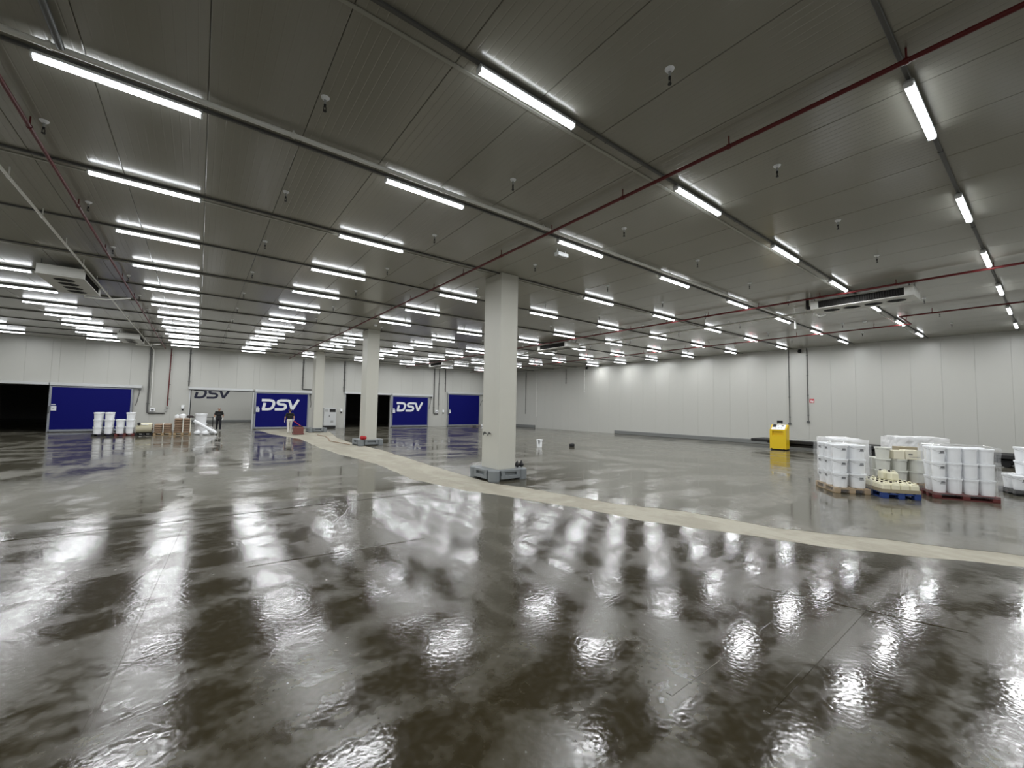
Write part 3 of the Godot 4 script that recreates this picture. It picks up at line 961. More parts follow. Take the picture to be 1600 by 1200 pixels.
# ---------------------------------------------------------------- goods
func pallet(label: String, at: Vector3, turn: float, m: Material, w := 1.2, d := 0.8) -> Node3D:
	# origin at a corner on the floor; x along w, z along d
	var t := thing("pallet", label, "pallet", at, turn)
	for k in 5:
		var b := MB.new()
		b.cbox(Vector3(w * 0.5, 0.133, 0.06 + (d - 0.12) * k / 4.0), Vector3(w, 0.022, 0.12), 0.004)
		part("deck_board", b, m, t)
	for k in 3:
		var b := MB.new()
		b.cbox(Vector3(0.06 + (w - 0.12) * k * 0.5, 0.111, d * 0.5), Vector3(0.12, 0.022, d), 0.004)
		part("stringer_board", b, m, t)
		for q in 3:
			b = MB.new()
			b.cbox(Vector3(0.07 + (w - 0.14) * k * 0.5, 0.061, 0.07 + (d - 0.14) * q * 0.5), Vector3(0.14, 0.078, 0.14), 0.006)
			part("block", b, m, t)
	for q in 3:
		var b := MB.new()
		b.cbox(Vector3(w * 0.5, 0.011, 0.07 + (d - 0.14) * q * 0.5), Vector3(w, 0.022, 0.12), 0.004)
		part("base_board", b, m, t)
	return t

func make_bucket(called: String, r: float, h: float, print_: bool, m: Material, seg := 22) -> Node3D:
	var t := thing(called, "", "bucket")
	var b := MB.new()
	b.lathe([Vector2(0.001, 0.0), Vector2(r * 0.82, 0.0), Vector2(r * 0.84, 0.01), Vector2(r * 0.94, h * 0.84), Vector2(r * 1.0, h * 0.845), Vector2(r * 1.0, h * 0.875), Vector2(r * 0.97, h * 0.88), Vector2(r * 0.975, h * 0.94)], seg)
	part("body", b, m, t)
	b = MB.new()
	b.lathe([Vector2(r * 0.98, h * 0.90), Vector2(r * 1.05, h * 0.905), Vector2(r * 1.05, h * 0.985), Vector2(r * 1.0, h), Vector2(r * 0.9, h), Vector2(r * 0.88, h * 0.985), Vector2(0.001, h * 0.985)], seg)
	part("lid", b, m, t)
	b = MB.new()
	var pts: Array = []
	for k in 11:
		var a := PI * k / 10.0
		pts.append(Vector3(cos(a) * (r * 1.02), h * 0.86 - sin(a) * h * 0.16, sin(a) * r * 0.55 + r * 0.5 * sin(a)))
	b.path(pts, 0.004, 5)
	part("handle", b, M.grey_plastic, t)
	if print_:
		b = MB.new()
		for e in [[0.70, 0.045, 0.10], [0.60, 0.012, 0.14]]:
			var segs := 4
			for k in segs:
				var w: float = e[2]
				var a0: float = (float(k) / segs - 0.5) * w / r
				var a1: float = (float(k + 1) / segs - 0.5) * w / r
				var rr: float = r * (0.84 + 0.12 * e[0]) + 0.003
				var y0: float = h * e[0] - e[1] * 0.5
				var y1: float = y0 + e[1]
				var p0 := Vector3(sin(a0) * rr, 0, cos(a0) * rr)
				var p1 := Vector3(sin(a1) * rr, 0, cos(a1) * rr)
				b.quad(p0 + Vector3.UP * y0, p1 + Vector3.UP * y0, p1 + Vector3.UP * y1, p0 + Vector3.UP * y1)
		part("print", b, M.ink, t)
	return t

var used := {}
func place(proto: Node3D, at: Vector3, turn: float, label: String, group: String) -> void:
	if not used.has(proto):
		used[proto] = true
		proto.position = at
		proto.rotation.y = turn
		tag(proto, label, "", group)
	else:
		copy(proto, at, turn, label, group)

func rot2(at: Vector3, turn: float, p: Vector3) -> Vector3:
	return at + Basis(Vector3.UP, turn) * p

func film_cover(called: String, label: String, at: Vector3, turn: float, size: Vector3, m: Material, seed_: int, lump := 0.03) -> void:
	# loose stretch film round a load: a lumpy open-bottomed box
	var t := thing(called, label, "film", at, turn)
	var b := MB.new()
	var f := FastNoiseLite.new(); f.seed = seed_; f.frequency = 1.6
	var nx := 14
	var ny := 12
	var g := func(p: Vector3, n: Vector3) -> Vector3:
		return p + n * (f.get_noise_3d(p.x * 2.0, p.y * 3.0, p.z * 2.0) * lump + lump * 0.3)
	var h := size * 0.5
	for s in 4:
		var tr := Basis(Vector3.UP, PI * 0.5 * s)
		var wd := h.x if s % 2 == 0 else h.z
		var dp := h.z if s % 2 == 0 else h.x
		for i in nx:
			for j in ny:
				var q: Array = []
				for e in [[i, j], [i + 1, j], [i + 1, j + 1], [i, j + 1]]:
					var p := tr * Vector3((2.0 * e[0] / nx - 1.0) * wd, size.y * e[1] / ny, dp)
					var nn := (tr * Vector3((2.0 * e[0] / nx - 1.0) * 0.6, 0.0, 1.0)).normalized()
					q.append(g.call(p, nn))
				b.quad(q[0], q[1], q[2], q[3])
	part("side_film", b, m, t)
	b = MB.new()
	for i in nx:
		for j in nx:
			var q: Array = []
			for e in [[i, j], [i, j + 1], [i + 1, j + 1], [i + 1, j]]:
				var u: float = 2.0 * e[0] / nx - 1.0
				var w: float = 2.0 * e[1] / nx - 1.0
				q.append(g.call(Vector3(u * h.x, size.y + 0.03 * (1.0 - u * u) * (1.0 - w * w), w * h.z), Vector3.UP))
			b.quad(q[0], q[1], q[2], q[3])
	part("top_film", b, m, t)

func build_right_goods() -> void:
	var turn := atan2(0.6, 0.8)      # local x -> (0.8, 0, -0.6), local z -> (0.6, 0, 0.8)
	var big := make_bucket("white_bucket", 0.183, 0.375, true, M.white_plastic)
	# load A, nearest to the yellow cabinet
	var a := Vector3(13.62, 0, -3.64)
	pallet("wooden pallet under the printed white buckets nearest the yellow cabinet", a, turn, M.wood)
	for l in 3:
		for i in 3:
			for j in 2:
				var p := rot2(a, turn, Vector3(0.2 + 0.4 * i, 0.145 + 0.377 * l, 0.2 + 0.4 * j))
				var face := -2.45 if i > 0 else -0.80
				place(big, p, face + 0.08 * l, "printed white bucket, %s layer, %s, %s side, of the load nearest the yellow cabinet" % [["bottom", "middle", "top"][l], ["front", "middle", "back"][i], ["cabinet", "jerrycan"][j]], "buckets on the wrapped load nearest the yellow cabinet")
	film_cover("stretch_film", "clear stretch film round the printed white buckets", rot2(a, turn, Vector3(0.6, 0.03, 0.4)), turn, Vector3(1.24, 1.265, 0.84), M.film, 3, 0.025)
	# load behind it, wrapped over the top
	var a2 := Vector3(15.87, 0, -4.19)
	pallet("wooden pallet hidden behind the printed buckets", a2, turn, M.wood)
	for l in 3:
		for i in 3:
			for j in 2:
				place(big, rot2(a2, turn, Vector3(0.2 + 0.4 * i, 0.145 + 0.377 * l, 0.2 + 0.4 * j)), turn - 0.1, "white bucket, %s layer, %s, %s side, in the cloudy load behind the printed buckets" % [["bottom", "middle", "top"][l], ["front", "middle", "back"][i], ["outer", "inner"][j]], "buckets on the load behind the printed buckets")
	film_cover("stretch_film", "cloudy white film over the load behind the printed buckets", rot2(a2, turn, Vector3(0.6, 0.06, 0.4)), turn, Vector3(1.27, 1.25, 0.87), M.film_thick, 4, 0.04)
	# jerrycans
	var bp := Vector3(13.83, 0, -2.72)
	pallet("blue pallet carrying the cream jerrycans", bp, turn, M.blue_wood)
	var tray := thing("cardboard_tray", "shallow grey card tray under the cream jerrycans", "tray", rot2(bp, turn, Vector3(0, 0.145, 0)), turn)
	var b := MB.new()
	b.cbox(Vector3(0.6, 0.01, 0.4), Vector3(1.2, 0.02, 0.8), 0.004)
	part("base", b, M.brown_card, tray)
	for e in [[Vector3(0.6, 0.055, 0.005), Vector3(1.2, 0.07, 0.01)], [Vector3(0.6, 0.055, 0.795), Vector3(1.2, 0.07, 0.01)], [Vector3(0.005, 0.055, 0.4), Vector3(0.01, 0.07, 0.78)], [Vector3(1.195, 0.055, 0.4), Vector3(0.01, 0.07, 0.78)]]:
		b = MB.new()
		b.box(e[0], e[1])
		part("side", b, M.brown_card, tray)
	var can := thing("jerrycan", "", "jerrycan")
	b = MB.new()
	b.cbox(Vector3(0, 0.10, 0), Vector3(0.186, 0.20, 0.186), 0.028)
	b.cbox(Vector3(0, 0.20, 0), Vector3(0.16, 0.03, 0.16), 0.014)
	part("body", b, M.cream_plastic, can)
	b = MB.new()
	b.path([Vector3(-0.055, 0.20, 0.03), Vector3(-0.055, 0.24, 0.03), Vector3(0.03, 0.24, 0.03), Vector3(0.03, 0.20, 0.03)], 0.012, 6)
	part("handle", b, M.cream_plastic, can)
	b = MB.new()
	b.tube(Vector3(0.05, 0.21, -0.04), Vector3(0.05, 0.245, -0.04), 0.024, 10)
	part("cap", b, M.cloth, can)
	for i in 6:
		for j in 4:
			place(can, rot2(bp, turn, Vector3(0.108 + 0.197 * i, 0.166, 0.107 + 0.195 * j)), turn, "cream jerrycan on the blue pallet, %s row back, %s from the printed buckets" % [nth(i + 1), nth(j + 1)], "jerrycans on the blue pallet")
	for e in [[Vector3(0.55, 0.416, 0.30), "cream jerrycan standing on the layer, farther of the two"], [Vector3(0.36, 0.416, 0.40), "cream jerrycan standing on the layer, nearer of the two"]]:
		var p := rot2(bp, turn, e[0])
		place(can, p, turn + 0.1, e[1], "jerrycans standing on the layer")
	# mixed load behind the jerrycans
	var e0 := Vector3(15.98, 0, -3.21)
	pallet("wooden pallet of buckets and cartons behind the jerrycans", e0, turn, M.wood, 0.8, 1.2)
	var mid := make_bucket("grey_white_bucket", 0.18, 0.33, false, mat("pail", rgb(216, 217, 208), 0.45))
	for l in 3:
		place(mid, rot2(e0, turn, Vector3(0.2, 0.145 + 0.332 * l, 0.2)), turn, "grey white bucket in the %s of the single column behind the jerrycans" % ["bottom", "middle", "top"][l], "column of grey white buckets")
	for l in 2:
		for q in [Vector2(0.2, 0.6), Vector2(0.2, 1.0), Vector2(0.6, 0.2), Vector2(0.6, 0.6), Vector2(0.6, 1.0)]:
			place(mid, rot2(e0, turn, Vector3(q.x, 0.145 + 0.332 * l, q.y)), turn, "grey white bucket beneath the cartons, %s layer, %s row, %s from the bucket column" % [["bottom", "upper"][l], "front" if q.x < 0.4 else "back", nth(1 + int(q.y / 0.4))], "buckets beneath the cartons")
	var cartons := [[Vector3(0.19, 0.81, 0.86), Vector3(0.30, 0.27, 0.36), M.card, "cream carton with dark print on the buckets behind the jerrycans"], [Vector3(0.21, 0.81, 0.54), Vector3(0.32, 0.25, 0.26), M.card, "plain cream carton beside the printed carton"], [Vector3(0.60, 0.81, 0.96), Vector3(0.36, 0.34, 0.46), M.brown_card, "brown cardboard carton behind the cream cartons"]]
	for k in 3:
		var cc: Array = cartons[k]
		var t := thing("carton", cc[3], "carton", rot2(e0, turn, cc[0]), turn)
		b = MB.new()
		b.cbox(Vector3(0, cc[1].y * 0.5, 0), cc[1], 0.008)
		part("box", b, cc[2], t)
		b = MB.new()
		b.box(Vector3(0, cc[1].y + 0.001, 0), Vector3(cc[1].x, 0.002, 0.05))
		part("tape", b, M.film_roll, t)
		if k == 0:
			b = MB.new()
			b.box(Vector3(-0.151, 0.15, -0.06), Vector3(0.002, 0.035, 0.10))
			b.box(Vector3(-0.151, 0.08, 0.03), Vector3(0.002, 0.008, 0.26))
			part("print", b, M.ink, t)
	film_cover("loose_film", "crumpled clear film hanging beside the cartons", rot2(e0, turn, Vector3(0.2, 0.0, 1.42)), turn, Vector3(0.5, 0.66, 0.26), M.film_thick, 6, 0.10)
	# wrapped load farther back
	var g0 := Vector3(19.8, 0, -3.45)
	pallet("wooden pallet under the farthest film wrapped load", g0, turn, M.wood, 0.8, 1.2)
	for l in 3:
		for i in 2:
			for j in 3:
				place(big, rot2(g0, turn, Vector3(0.2 + 0.4 * i, 0.145 + 0.377 * l, 0.2 + 0.4 * j)), turn, "white bucket in the farthest wrapped load, %s layer, %s row, %s along" % [["bottom", "middle", "top"][l], ["front", "back"][i], nth(j + 1)], "buckets on the farthest wrapped load")
	film_cover("stretch_film", "cloudy film sheet over the farthest wrapped load", rot2(g0, turn, Vector3(0.4, 0.06, 0.7)), turn, Vector3(0.9, 1.24, 1.5), M.film_thick, 8, 0.05)
	# load C on the red pallet, front along the long side
	var tc := atan2(-0.89, 0.45)     # local x -> (0.45, 0, 0.89)
	var c0 := Vector3(15.03, 0, -1.95)
	var thin := make_bucket("tall_white_bucket", 0.141, 0.382, true, M.white_plastic)
	# local z of this turn points at (-0.89, 0, 0.45): towards the camera side; the load lies behind the front edge
	pallet("dark red pallet under the four wide stack of white buckets", rot2(c0, tc, Vector3(0, 0, -0.8)), tc, M.red_wood)
	for l in 3:
		for i in 4:
			for j in 2:
				place(thin, rot2(c0, tc, Vector3(0.155 + 0.297 * i, 0.145 + 0.384 * l, -0.18 - 0.40 * j)), tc + (0.35 if i == 0 else 3.0), "white bucket on the dark red pallet beside the jerrycans, %s layer, %s column, %s row" % [["bottom", "middle", "top"][l], nth(i + 1), ["front", "back"][j]], "buckets on the dark red pallet")
	film_cover("stretch_film", "clear film round the buckets on the dark red pallet", rot2(c0, tc, Vector3(0.6, 0.1, -0.4)), tc, Vector3(1.24, 1.23, 0.84), M.film, 12, 0.03)
	# load D at the edge
	var d0 := Vector3(17.5, 0, -0.72)
	pallet("dark pallet under the film wrapped load at the edge", rot2(d0, tc, Vector3(0, 0, -0.8)), tc, M.black)
	for i in 3:
		for j in 2:
			place(big, rot2(d0, tc, Vector3(0.2 + 0.4 * i, 0.145, -0.2 - 0.4 * j)), tc, "white bucket in the low layer of the load at the edge, %s along, %s row" % [nth(i + 1), ["front", "back"][j]], "low buckets of the load at the edge")
			if i < 2:
				for l in 2:
					place(big, rot2(d0, tc, Vector3(0.45 + 0.4 * i, 0.522 + 0.377 * l, -0.2 - 0.4 * j)), tc, "white bucket stacked high on the load at the edge, %s tier, %s along, %s row" % [["lower", "upper"][l], nth(i + 1), ["front", "back"][j]], "high buckets of the load at the edge")
	film_cover("stretch_film", "cloudy film round the low layer of the load at the edge", rot2(d0, tc, Vector3(0.6, 0.06, -0.4)), tc, Vector3(1.30, 0.47, 0.88), M.film, 15, 0.04)

func build_right_machines() -> void:
	# yellow control cabinet
	var t := thing("control_cabinet", "yellow control cabinet with a sloping panel in front of the black platform", "cabinet", Vector3(26.35, 0, -9.55), -1.5)
	var w := 0.80
	var prof := PackedVector2Array([Vector2(0.12, 0.06), Vector2(0.62, 0.06), Vector2(0.62, 1.40), Vector2(0.40, 1.42), Vector2(0.12, 1.17)])
	# side profile in (depth, height): swing it across the width
	var b := MB.new()
	b.face(prof, -w * 0.5, w * 0.5)
	var body := part("body", b, M.yellow, t)
	body.transform = Transform3D(Basis(Vector3(0, 0, -1), Vector3.UP, Vector3(1, 0, 0)), Vector3(0, 0, 0.31))
	b = MB.new()
	b.cbox(Vector3(0, 0.035, 0), Vector3(w - 0.1, 0.07, 0.5), 0.008)
	part("plinth", b, M.black, t)
	var sl := Transform3D(Basis(Vector3.RIGHT, -atan2(0.34, 0.30)), Vector3(0, 1.275, 0.083))
	b = MB.new()
	b.cbox(Vector3(0, 0, 0.006), Vector3(w - 0.14, 0.40, 0.012), 0.003, sl)
	var pn := part("control_panel", b, M.white_plastic, t)
	b = MB.new()
	b.cbox(Vector3(-0.22, 0.09, 0.025), Vector3(0.17, 0.20, 0.03), 0.005, sl)
	b.cbox(Vector3(0.18, 0.10, 0.022), Vector3(0.11, 0.07, 0.02), 0.004, sl)
	part("gauge", b, M.black, pn)
	b = MB.new()
	for q in [Vector2(-0.05, 0.12), Vector2(0.02, -0.08), Vector2(0.15, -0.08), Vector2(-0.12, -0.10)]:
		b.tube(sl * Vector3(q.x, q.y, 0.01), sl * Vector3(q.x, q.y, 0.035), 0.022, 10)
	part("knob", b, M.grey_plastic, pn)
	b = MB.new()
	b.box(Vector3(0, 0.44, 0.25), Vector3(w, 0.76, 0.12))
	b.box(Vector3(0, 1.10, 0.25), Vector3(w, 0.08, 0.12))
	b.box(Vector3(-0.335, 0.94, 0.25), Vector3(0.13, 0.24, 0.12))
	b.box(Vector3(0.335, 0.94, 0.25), Vector3(0.13, 0.24, 0.12))
	part("front_skin", b, M.yellow, t)
	b = MB.new()
	for s in [-0.1, 0.1]: b.tube(Vector3(s, 1.40, -0.12), Vector3(s, 1.62, -0.12), 0.015, 8)
	b.cbox(Vector3(0, 1.58, -0.12), Vector3(0.28, 0.15, 0.06), 0.01)
	part("top_handle", b, M.black, t)
	for s in [-0.3, 0.3]:
		b = MB.new()
		b.tube(Vector3(s - 0.02, 0.05, 0.3), Vector3(s + 0.02, 0.05, 0.3), 0.05, 12)
		part("wheel", b, M.rubber, t)
	# black platform along the wall
	var p := thing("platform_trailer", "long low black platform on small wheels along the blank wall", "platform", Vector3(27.5, 0, -5.5), -0.04)
	b = MB.new()
	b.cbox(Vector3(0, 0.44, 0), Vector3(1.6, 0.17, 11.6), 0.02)
	part("deck", b, M.black, p)
	b = MB.new()
	for s in [-0.5, 0.5]: b.cbox(Vector3(s, 0.23, 0.4), Vector3(0.12, 0.14, 9.4), 0.01)
	part("chassis_rail", b, M.black, p)
	for k in 5:
		b = MB.new()
		b.cbox(Vector3(0, 0.33, -4.9 + 2.5 * k), Vector3(1.2, 0.06, 0.12), 0.01)
		part("cross_member", b, M.black, p)
	for k in 3:
		for s in [-0.55, 0.55]:
			b = MB.new()
			b.tube(Vector3(s - 0.06, 0.13, -4.4 + 4.3 * k), Vector3(s + 0.06, 0.13, -4.4 + 4.3 * k), 0.13, 16)
			part("wheel", b, M.rubber, p)
	b = MB.new()
	b.cbox(Vector3(-0.3, 0.55, -3.4), Vector3(0.6, 0.05, 2.2), 0.01)
	part("deck_sheet", b, M.grey_plastic, p)
	# lone bucket and a dark block on the floor
	var lone := make_bucket("white_pail", 0.17, 0.40, false, M.white_plastic)
	lone.position = Vector3(15.0, 0.0, -17.2)
	tag(lone, "lone white pail standing on the open floor beyond the nearest pillar", "bucket")
	b = MB.new()
	b.cbox(Vector3(-0.13, 0.28, 0.12), Vector3(0.05, 0.22, 0.04), 0.008)
	part("grip", b, M.black, lone)
	t = thing("floor_tool", "small dark block lying on the open floor near the lone pail", "tool", Vector3(16.7, 0, -16.4), 0.3)
	b = MB.new()
	b.cbox(Vector3(0, 0.08, 0), Vector3(0.30, 0.16, 0.2), 0.02)
	part("body", b, M.rubber, t)
	b = MB.new()
	b.path([Vector3(-0.1, 0.15, 0), Vector3(-0.1, 0.20, 0), Vector3(0.1, 0.20, 0), Vector3(0.1, 0.15, 0)], 0.014, 6)
	part("handle", b, M.steel, t)
	# conduits and signs on the blank wall
	var runs := [[-10.23, 6.12, 1.40, M.conduit, "grey conduit down the blank wall above the yellow cabinet", true], [-9.25, 6.12, 1.55, M.conduit, "grey conduit with a round end down the blank wall, beside the red sign", true], [-35.2, 6.0, 1.45, M.conduit, "long dark conduit in the corner behind the nearest pillar", false], [-33.45, 6.0, 1.15, M.white_pipe, "long white conduit near the corner behind the nearest pillar", false], [-29.3, 6.05, 4.55, M.conduit, "short dark conduit stub high on the blank wall", false], [-26.95, 6.05, 3.7, M.white_pipe, "short white conduit high on the blank wall under a black dome", false]]
	for r in runs:
		t = thing("wall_conduit", r[4], "conduit", on_wall(r[0], 0.0))
		t.basis = wall_t.basis
		b = MB.new()
		b.tube(Vector3(0, r[2], -0.045), Vector3(0, r[1], -0.045), 0.027, 8)
		part("pipe", b, r[3], t)
		for k in 4:
			b = MB.new()
			b.cbox(Vector3(0, lerpf(r[1], r[2], 0.1 + 0.27 * k), -0.025), Vector3(0.11, 0.03, 0.05), 0.004)
			part("clip", b, M.steel, t)
		if r[5]:
			b = MB.new()
			b.tube(Vector3(0, r[2], 0.0), Vector3(0, r[2], -0.12), 0.075, 14)
			part("end_fitting", b, M.steel, t)
	t = thing("fire_sign", "small red square fire sign with white symbols on the blank wall", "sign", on_wall(-9.05, 2.85))
	t.basis = wall_t.basis
	b = MB.new()
	b.cbox(Vector3(0, 0, -0.006), Vector3(0.24, 0.24, 0.008), 0.002)
	part("plate", b, M.sign_red, t)
	b = MB.new()
	b.box(Vector3(0.04, -0.02, -0.011), Vector3(0.05, 0.13, 0.002))
	b.box(Vector3(0.04, 0.065, -0.011), Vector3(0.025, 0.03, 0.002))
	b.box(Vector3(-0.05, -0.05, -0.011), Vector3(0.07, 0.08, 0.002))
	b.box(Vector3(-0.06, 0.02, -0.011), Vector3(0.025, 0.06, 0.002))
	part("symbols", b, M.white_print, t)
	for q in [[-9.6, "black dome camera high on the blank wall between two conduits"], [-26.6, "black dome camera high on the blank wall far beyond the nearest pillar"]]:
		t = thing("dome_camera", q[1], "camera", on_wall(q[0], 5.98, 0.03))
		t.basis = wall_t.basis
		b = MB.new()
		b.ball(Vector3(0, -0.03, -0.11), Vector3(0.11, 0.11, 0.11), 14, 8)
		part("dome", b, M.black, t)
		b = MB.new()
		b.cbox(Vector3(0, 0.06, -0.07), Vector3(0.16, 0.06, 0.14), 0.01)
		part("bracket", b, M.rubber, t)

func sack_mesh(w: float, h: float, d: float) -> ArrayMesh:
	var b := MB.new()
	var seg := 16
	var rings := 8
	for i in rings:
		for k in seg:
			var q: Array = []
			var nn: Array = []
			for e in [[i, k], [i, k + 1], [i + 1, k + 1], [i + 1, k]]:
				var ph: float = PI * e[0] / rings - PI * 0.5
				var th: float = TAU * e[1] / seg
				var u := Vector3(cos(ph) * cos(th), sin(ph), -cos(ph) * sin(th))
				var p := Vector3(signf(u.x) * pow(absf(u.x), 0.35) * w * 0.5, signf(u.y) * pow(absf(u.y), 0.6) * h * 0.5 + h * 0.5, signf(u.z) * pow(absf(u.z), 0.35) * d * 0.5)
				q.append(p)
				nn.append(Vector3(u.x / w, u.y / h, u.z / d).normalized())
			b.nquad(q[0], q[1], q[2], q[3], nn[0], nn[1], nn[2], nn[3])
	return b.mesh()

func build_left_goods() -> void:
	var zf := -34.0
	var pail := make_bucket("small_white_bucket", 0.198, 0.42, false, M.white_plastic, 18)
	# first load: three layers, two wide
	var p0 := Vector3(-4.88, 0, zf - 0.9)
	pallet("dark pallet under the three layer bucket load by the blue door", p0, 0.0, M.black, 0.95, 0.9)
	for l in 3:
		for i in 2:
			for j in 2:
				place(pail, p0 + Vector3(0.23 + 0.47 * i, 0.145 + 0.422 * l, 0.24 + 0.44 * j), 0.0, "white bucket in the full load by the plain blue door, %s layer, %s row, %s" % [["bottom", "middle", "top"][l], ["back", "front"][j], nth(i + 1)], "buckets of the full load by the plain blue door")
	var p1 := Vector3(-3.90, 0, zf - 0.85)
	pallet("dark red pallet under the stepped bucket load", p1, 0.0, M.red_wood, 0.9, 0.85)
	for l in 3:
		for i in 2:
			for j in 2:
				if l == 2 and i == 0: continue
				place(pail, p1 + Vector3(0.22 + 0.44 * i, 0.145 + 0.422 * l, 0.22 + 0.42 * j), 0.0, "white bucket in the stepped load beside the film rolls, %s layer, %s row, %s" % [["bottom", "middle", "top"][l], ["back", "front"][j], nth(i + 1)], "buckets of the stepped load")
	# film rolls
	var p2 := Vector3(-2.99, 0, zf - 0.8)
	pallet("dark pallet under the beige film rolls", p2, 0.0, M.black, 0.8, 0.8)
	for q in [[Vector3(0.4, 0.385, 0.56), 0.235, 0.74, "big beige film roll lying in front on its pallet"], [Vector3(0.4, 0.385, 0.08), 0.235, 0.74, "big beige film roll lying at the back of its pallet"], [Vector3(0.45, 0.66, 0.32), 0.10, 0.6, "slim cream film roll lying on the two big rolls"]]:
		var t := thing("film_roll", q[3], "roll", p2 + q[0])
		var b := MB.new()
		b.tube(Vector3(-q[2] * 0.5, 0, 0), Vector3(q[2] * 0.5, 0, 0), q[1], 20)
		part("film", b, M.film_roll if q[1] > 0.2 else M.cream_plastic, t)
		b = MB.new()
		b.tube(Vector3(-q[2] * 0.5 - 0.03, 0, 0), Vector3(q[2] * 0.5 + 0.03, 0, 0), 0.045, 12)
		part("core", b, M.sack, t)
	var mixer := thing("mixing_paddle", "black mixer handle lying on the bucket beside the film rolls", "tool", Vector3(-2.84, 0.71, zf - 0.24))
	var mb := MB.new()
	mb.ball(Vector3(0, 0, 0), Vector3(0.09, 0.09, 0.09), 10, 6)
	part("motor", mb, M.black, mixer)
	mb = MB.new()
	mb.tube(Vector3(0.05, -0.03, 0), Vector3(0.45, -0.065, 0.0), 0.02, 8)
	part("shaft", mb, M.white_plastic, mixer)
	# sacks
	var sack := part("paper_sack", sack_mesh(0.41, 0.1115, 0.60), M.sack, self)
	tag(sack, "", "sack")
	var sp := [[Vector3(-2.14, 0, zf - 1.1), 5, "brown paper sack of the lower stack", "sacks of the lower stack", "wooden pallet under the lower sack stack"], [Vector3(-1.17, 0, zf - 1.1), 8, "brown paper sack of the taller stack", "sacks of the taller stack", "wooden pallet under the taller sack stack"]]
	var rng := RandomNumberGenerator.new(); rng.seed = 21
	for e in sp:
		pallet(e[4], e[0], 0.0, M.wood, 0.9, 1.26)
		for l in e[1]:
			for i in 2:
				for j in 2:
					place(sack, e[0] + Vector3(0.225 + 0.44 * i + rng.randf_range(-0.012, 0.012), 0.146 + 0.112 * l, 0.32 + 0.62 * j + rng.randf_range(-0.012, 0.012)), rng.randf_range(-0.03, 0.03), "%s, %s layer, %s, %s side" % [e[2], nth(l + 1), ["back", "front"][j], ["film roll", "doorway"][i]], e[3])
		var st := thing("strap_band", "pale strap bands round the %s sack stack" % ["lower", "taller"][int(e[1] > 5)], "strap", e[0])
		var top: float = 0.146 + 0.112 * e[1] + 0.03
		for x in [0.47, 0.84]:
			if e[1] == 5 and x > 0.6: continue
			var b := MB.new()
			b.cbox(Vector3(x, (top + 0.15) * 0.5, 1.263), Vector3(0.05, top - 0.15, 0.012), 0.003)
			b.cbox(Vector3(x, top, 0.63), Vector3(0.05, 0.012, 1.28), 0.003)
			part("band", b, M.strap, st)
	var top2 := 0.146 + 0.112 * 8 + 0.035
	for q in [[Vector3(-1.03, top2, zf - 0.15), 0.12, 0.20, "small white canister first on top of the taller sack stack"], [Vector3(-0.74, top2, zf - 0.2), 0.17, 0.24, "larger white canister second on top of the taller sack stack"]]:
		var t := thing("white_canister", q[3], "canister", q[0])
		var b := MB.new()
		b.lathe([Vector2(0.001, 0), Vector2(q[1] * 0.95, 0.0), Vector2(q[1], 0.02), Vector2(q[1], q[2] * 0.85), Vector2(q[1] * 0.6, q[2]), Vector2(0.001, q[2])], 16)
		part("body", b, M.white_plastic, t)
		b = MB.new()
		b.tube(Vector3(0, q[2] - 0.01, 0), Vector3(0, q[2] + 0.03, 0), q[1] * 0.4, 10)
		part("cap", b, M.white_plastic, t)
	var jk := thing("dark_jacket", "dark jacket thrown over the taller sack stack", "clothing", Vector3(-0.40, top2 + 0.01, zf - 0.2))
	var jb := MB.new()
	for k in 8:
		var ry := rng.randf_range(0.05, 0.09)
		jb.ball(Vector3(rng.randf_range(-0.14, 0.16), ry, rng.randf_range(-0.15, 0.2)), Vector3(0.14, ry, 0.13), 10, 6)
	part("folds", jb, M.cloth, jk)
	# leaning tube, white tub, bags, trolley near the doorway
	var tb := thing("white_tube", "long white tube leaning down from the sack stack to the floor", "tube", Vector3(1.06, 0.06, zf + 0.30))
	var b2 := MB.new()
	b2.tube(Vector3(-1.22, 0.85, -0.15), Vector3(0, 0.035, 0.0), 0.095, 16)
	part("shell", b2, M.white_plastic, tb)
	b2 = MB.new()
	b2.tube(Vector3(-0.03, 0.05, 0.0), Vector3(0.01, 0.03, 0.0), 0.10, 16)
	part("end_ring", b2, M.rail, tb)
	var tub := make_bucket("white_drum", 0.34, 0.66, false, M.white_plastic, 22)
	place(tub, Vector3(0.22, 0.0, zf - 1.6), 0.0, "big white tub below, behind the leaning tube", "white tubs behind the leaning tube")
	place(tub, Vector3(0.22, 0.662, zf - 1.6), 0.3, "big white tub on top, behind the leaning tube", "white tubs behind the leaning tube")
	for q in [[Vector3(0.05, 0, zf + 0.1), "limp white bag on the floor by the taller sack stack"], [Vector3(0.46, 0, zf + 0.55), "limp white bag on the floor in front of the leaning tube"], [Vector3(0.86, 0, zf - 0.15), "limp white bag on the floor behind the tube end"]]:
		var t := thing("white_bag", q[1], "bag", q[0])
		var b := MB.new()
		b.ball(Vector3(0, 0.13, 0), Vector3(0.2, 0.14, 0.2), 12, 7)
		part("sack", b, M.white_plastic, t)
		b = MB.new()
		b.ball(Vector3(0.04, 0.27, 0), Vector3(0.07, 0.07, 0.06), 8, 6)
		part("knot", b, M.white_plastic, t)
	var tr := thing("flat_trolley", "grey mesh sided trolley pushed by the worker in black", "trolley", Vector3(0.46, 0, -38.1))
	b2 = MB.new()
	b2.cbox(Vector3(0, 0.26, 0), Vector3(1.0, 0.06, 0.7), 0.01)
	part("deck", b2, M.rail, tr)
	b2 = MB.new()
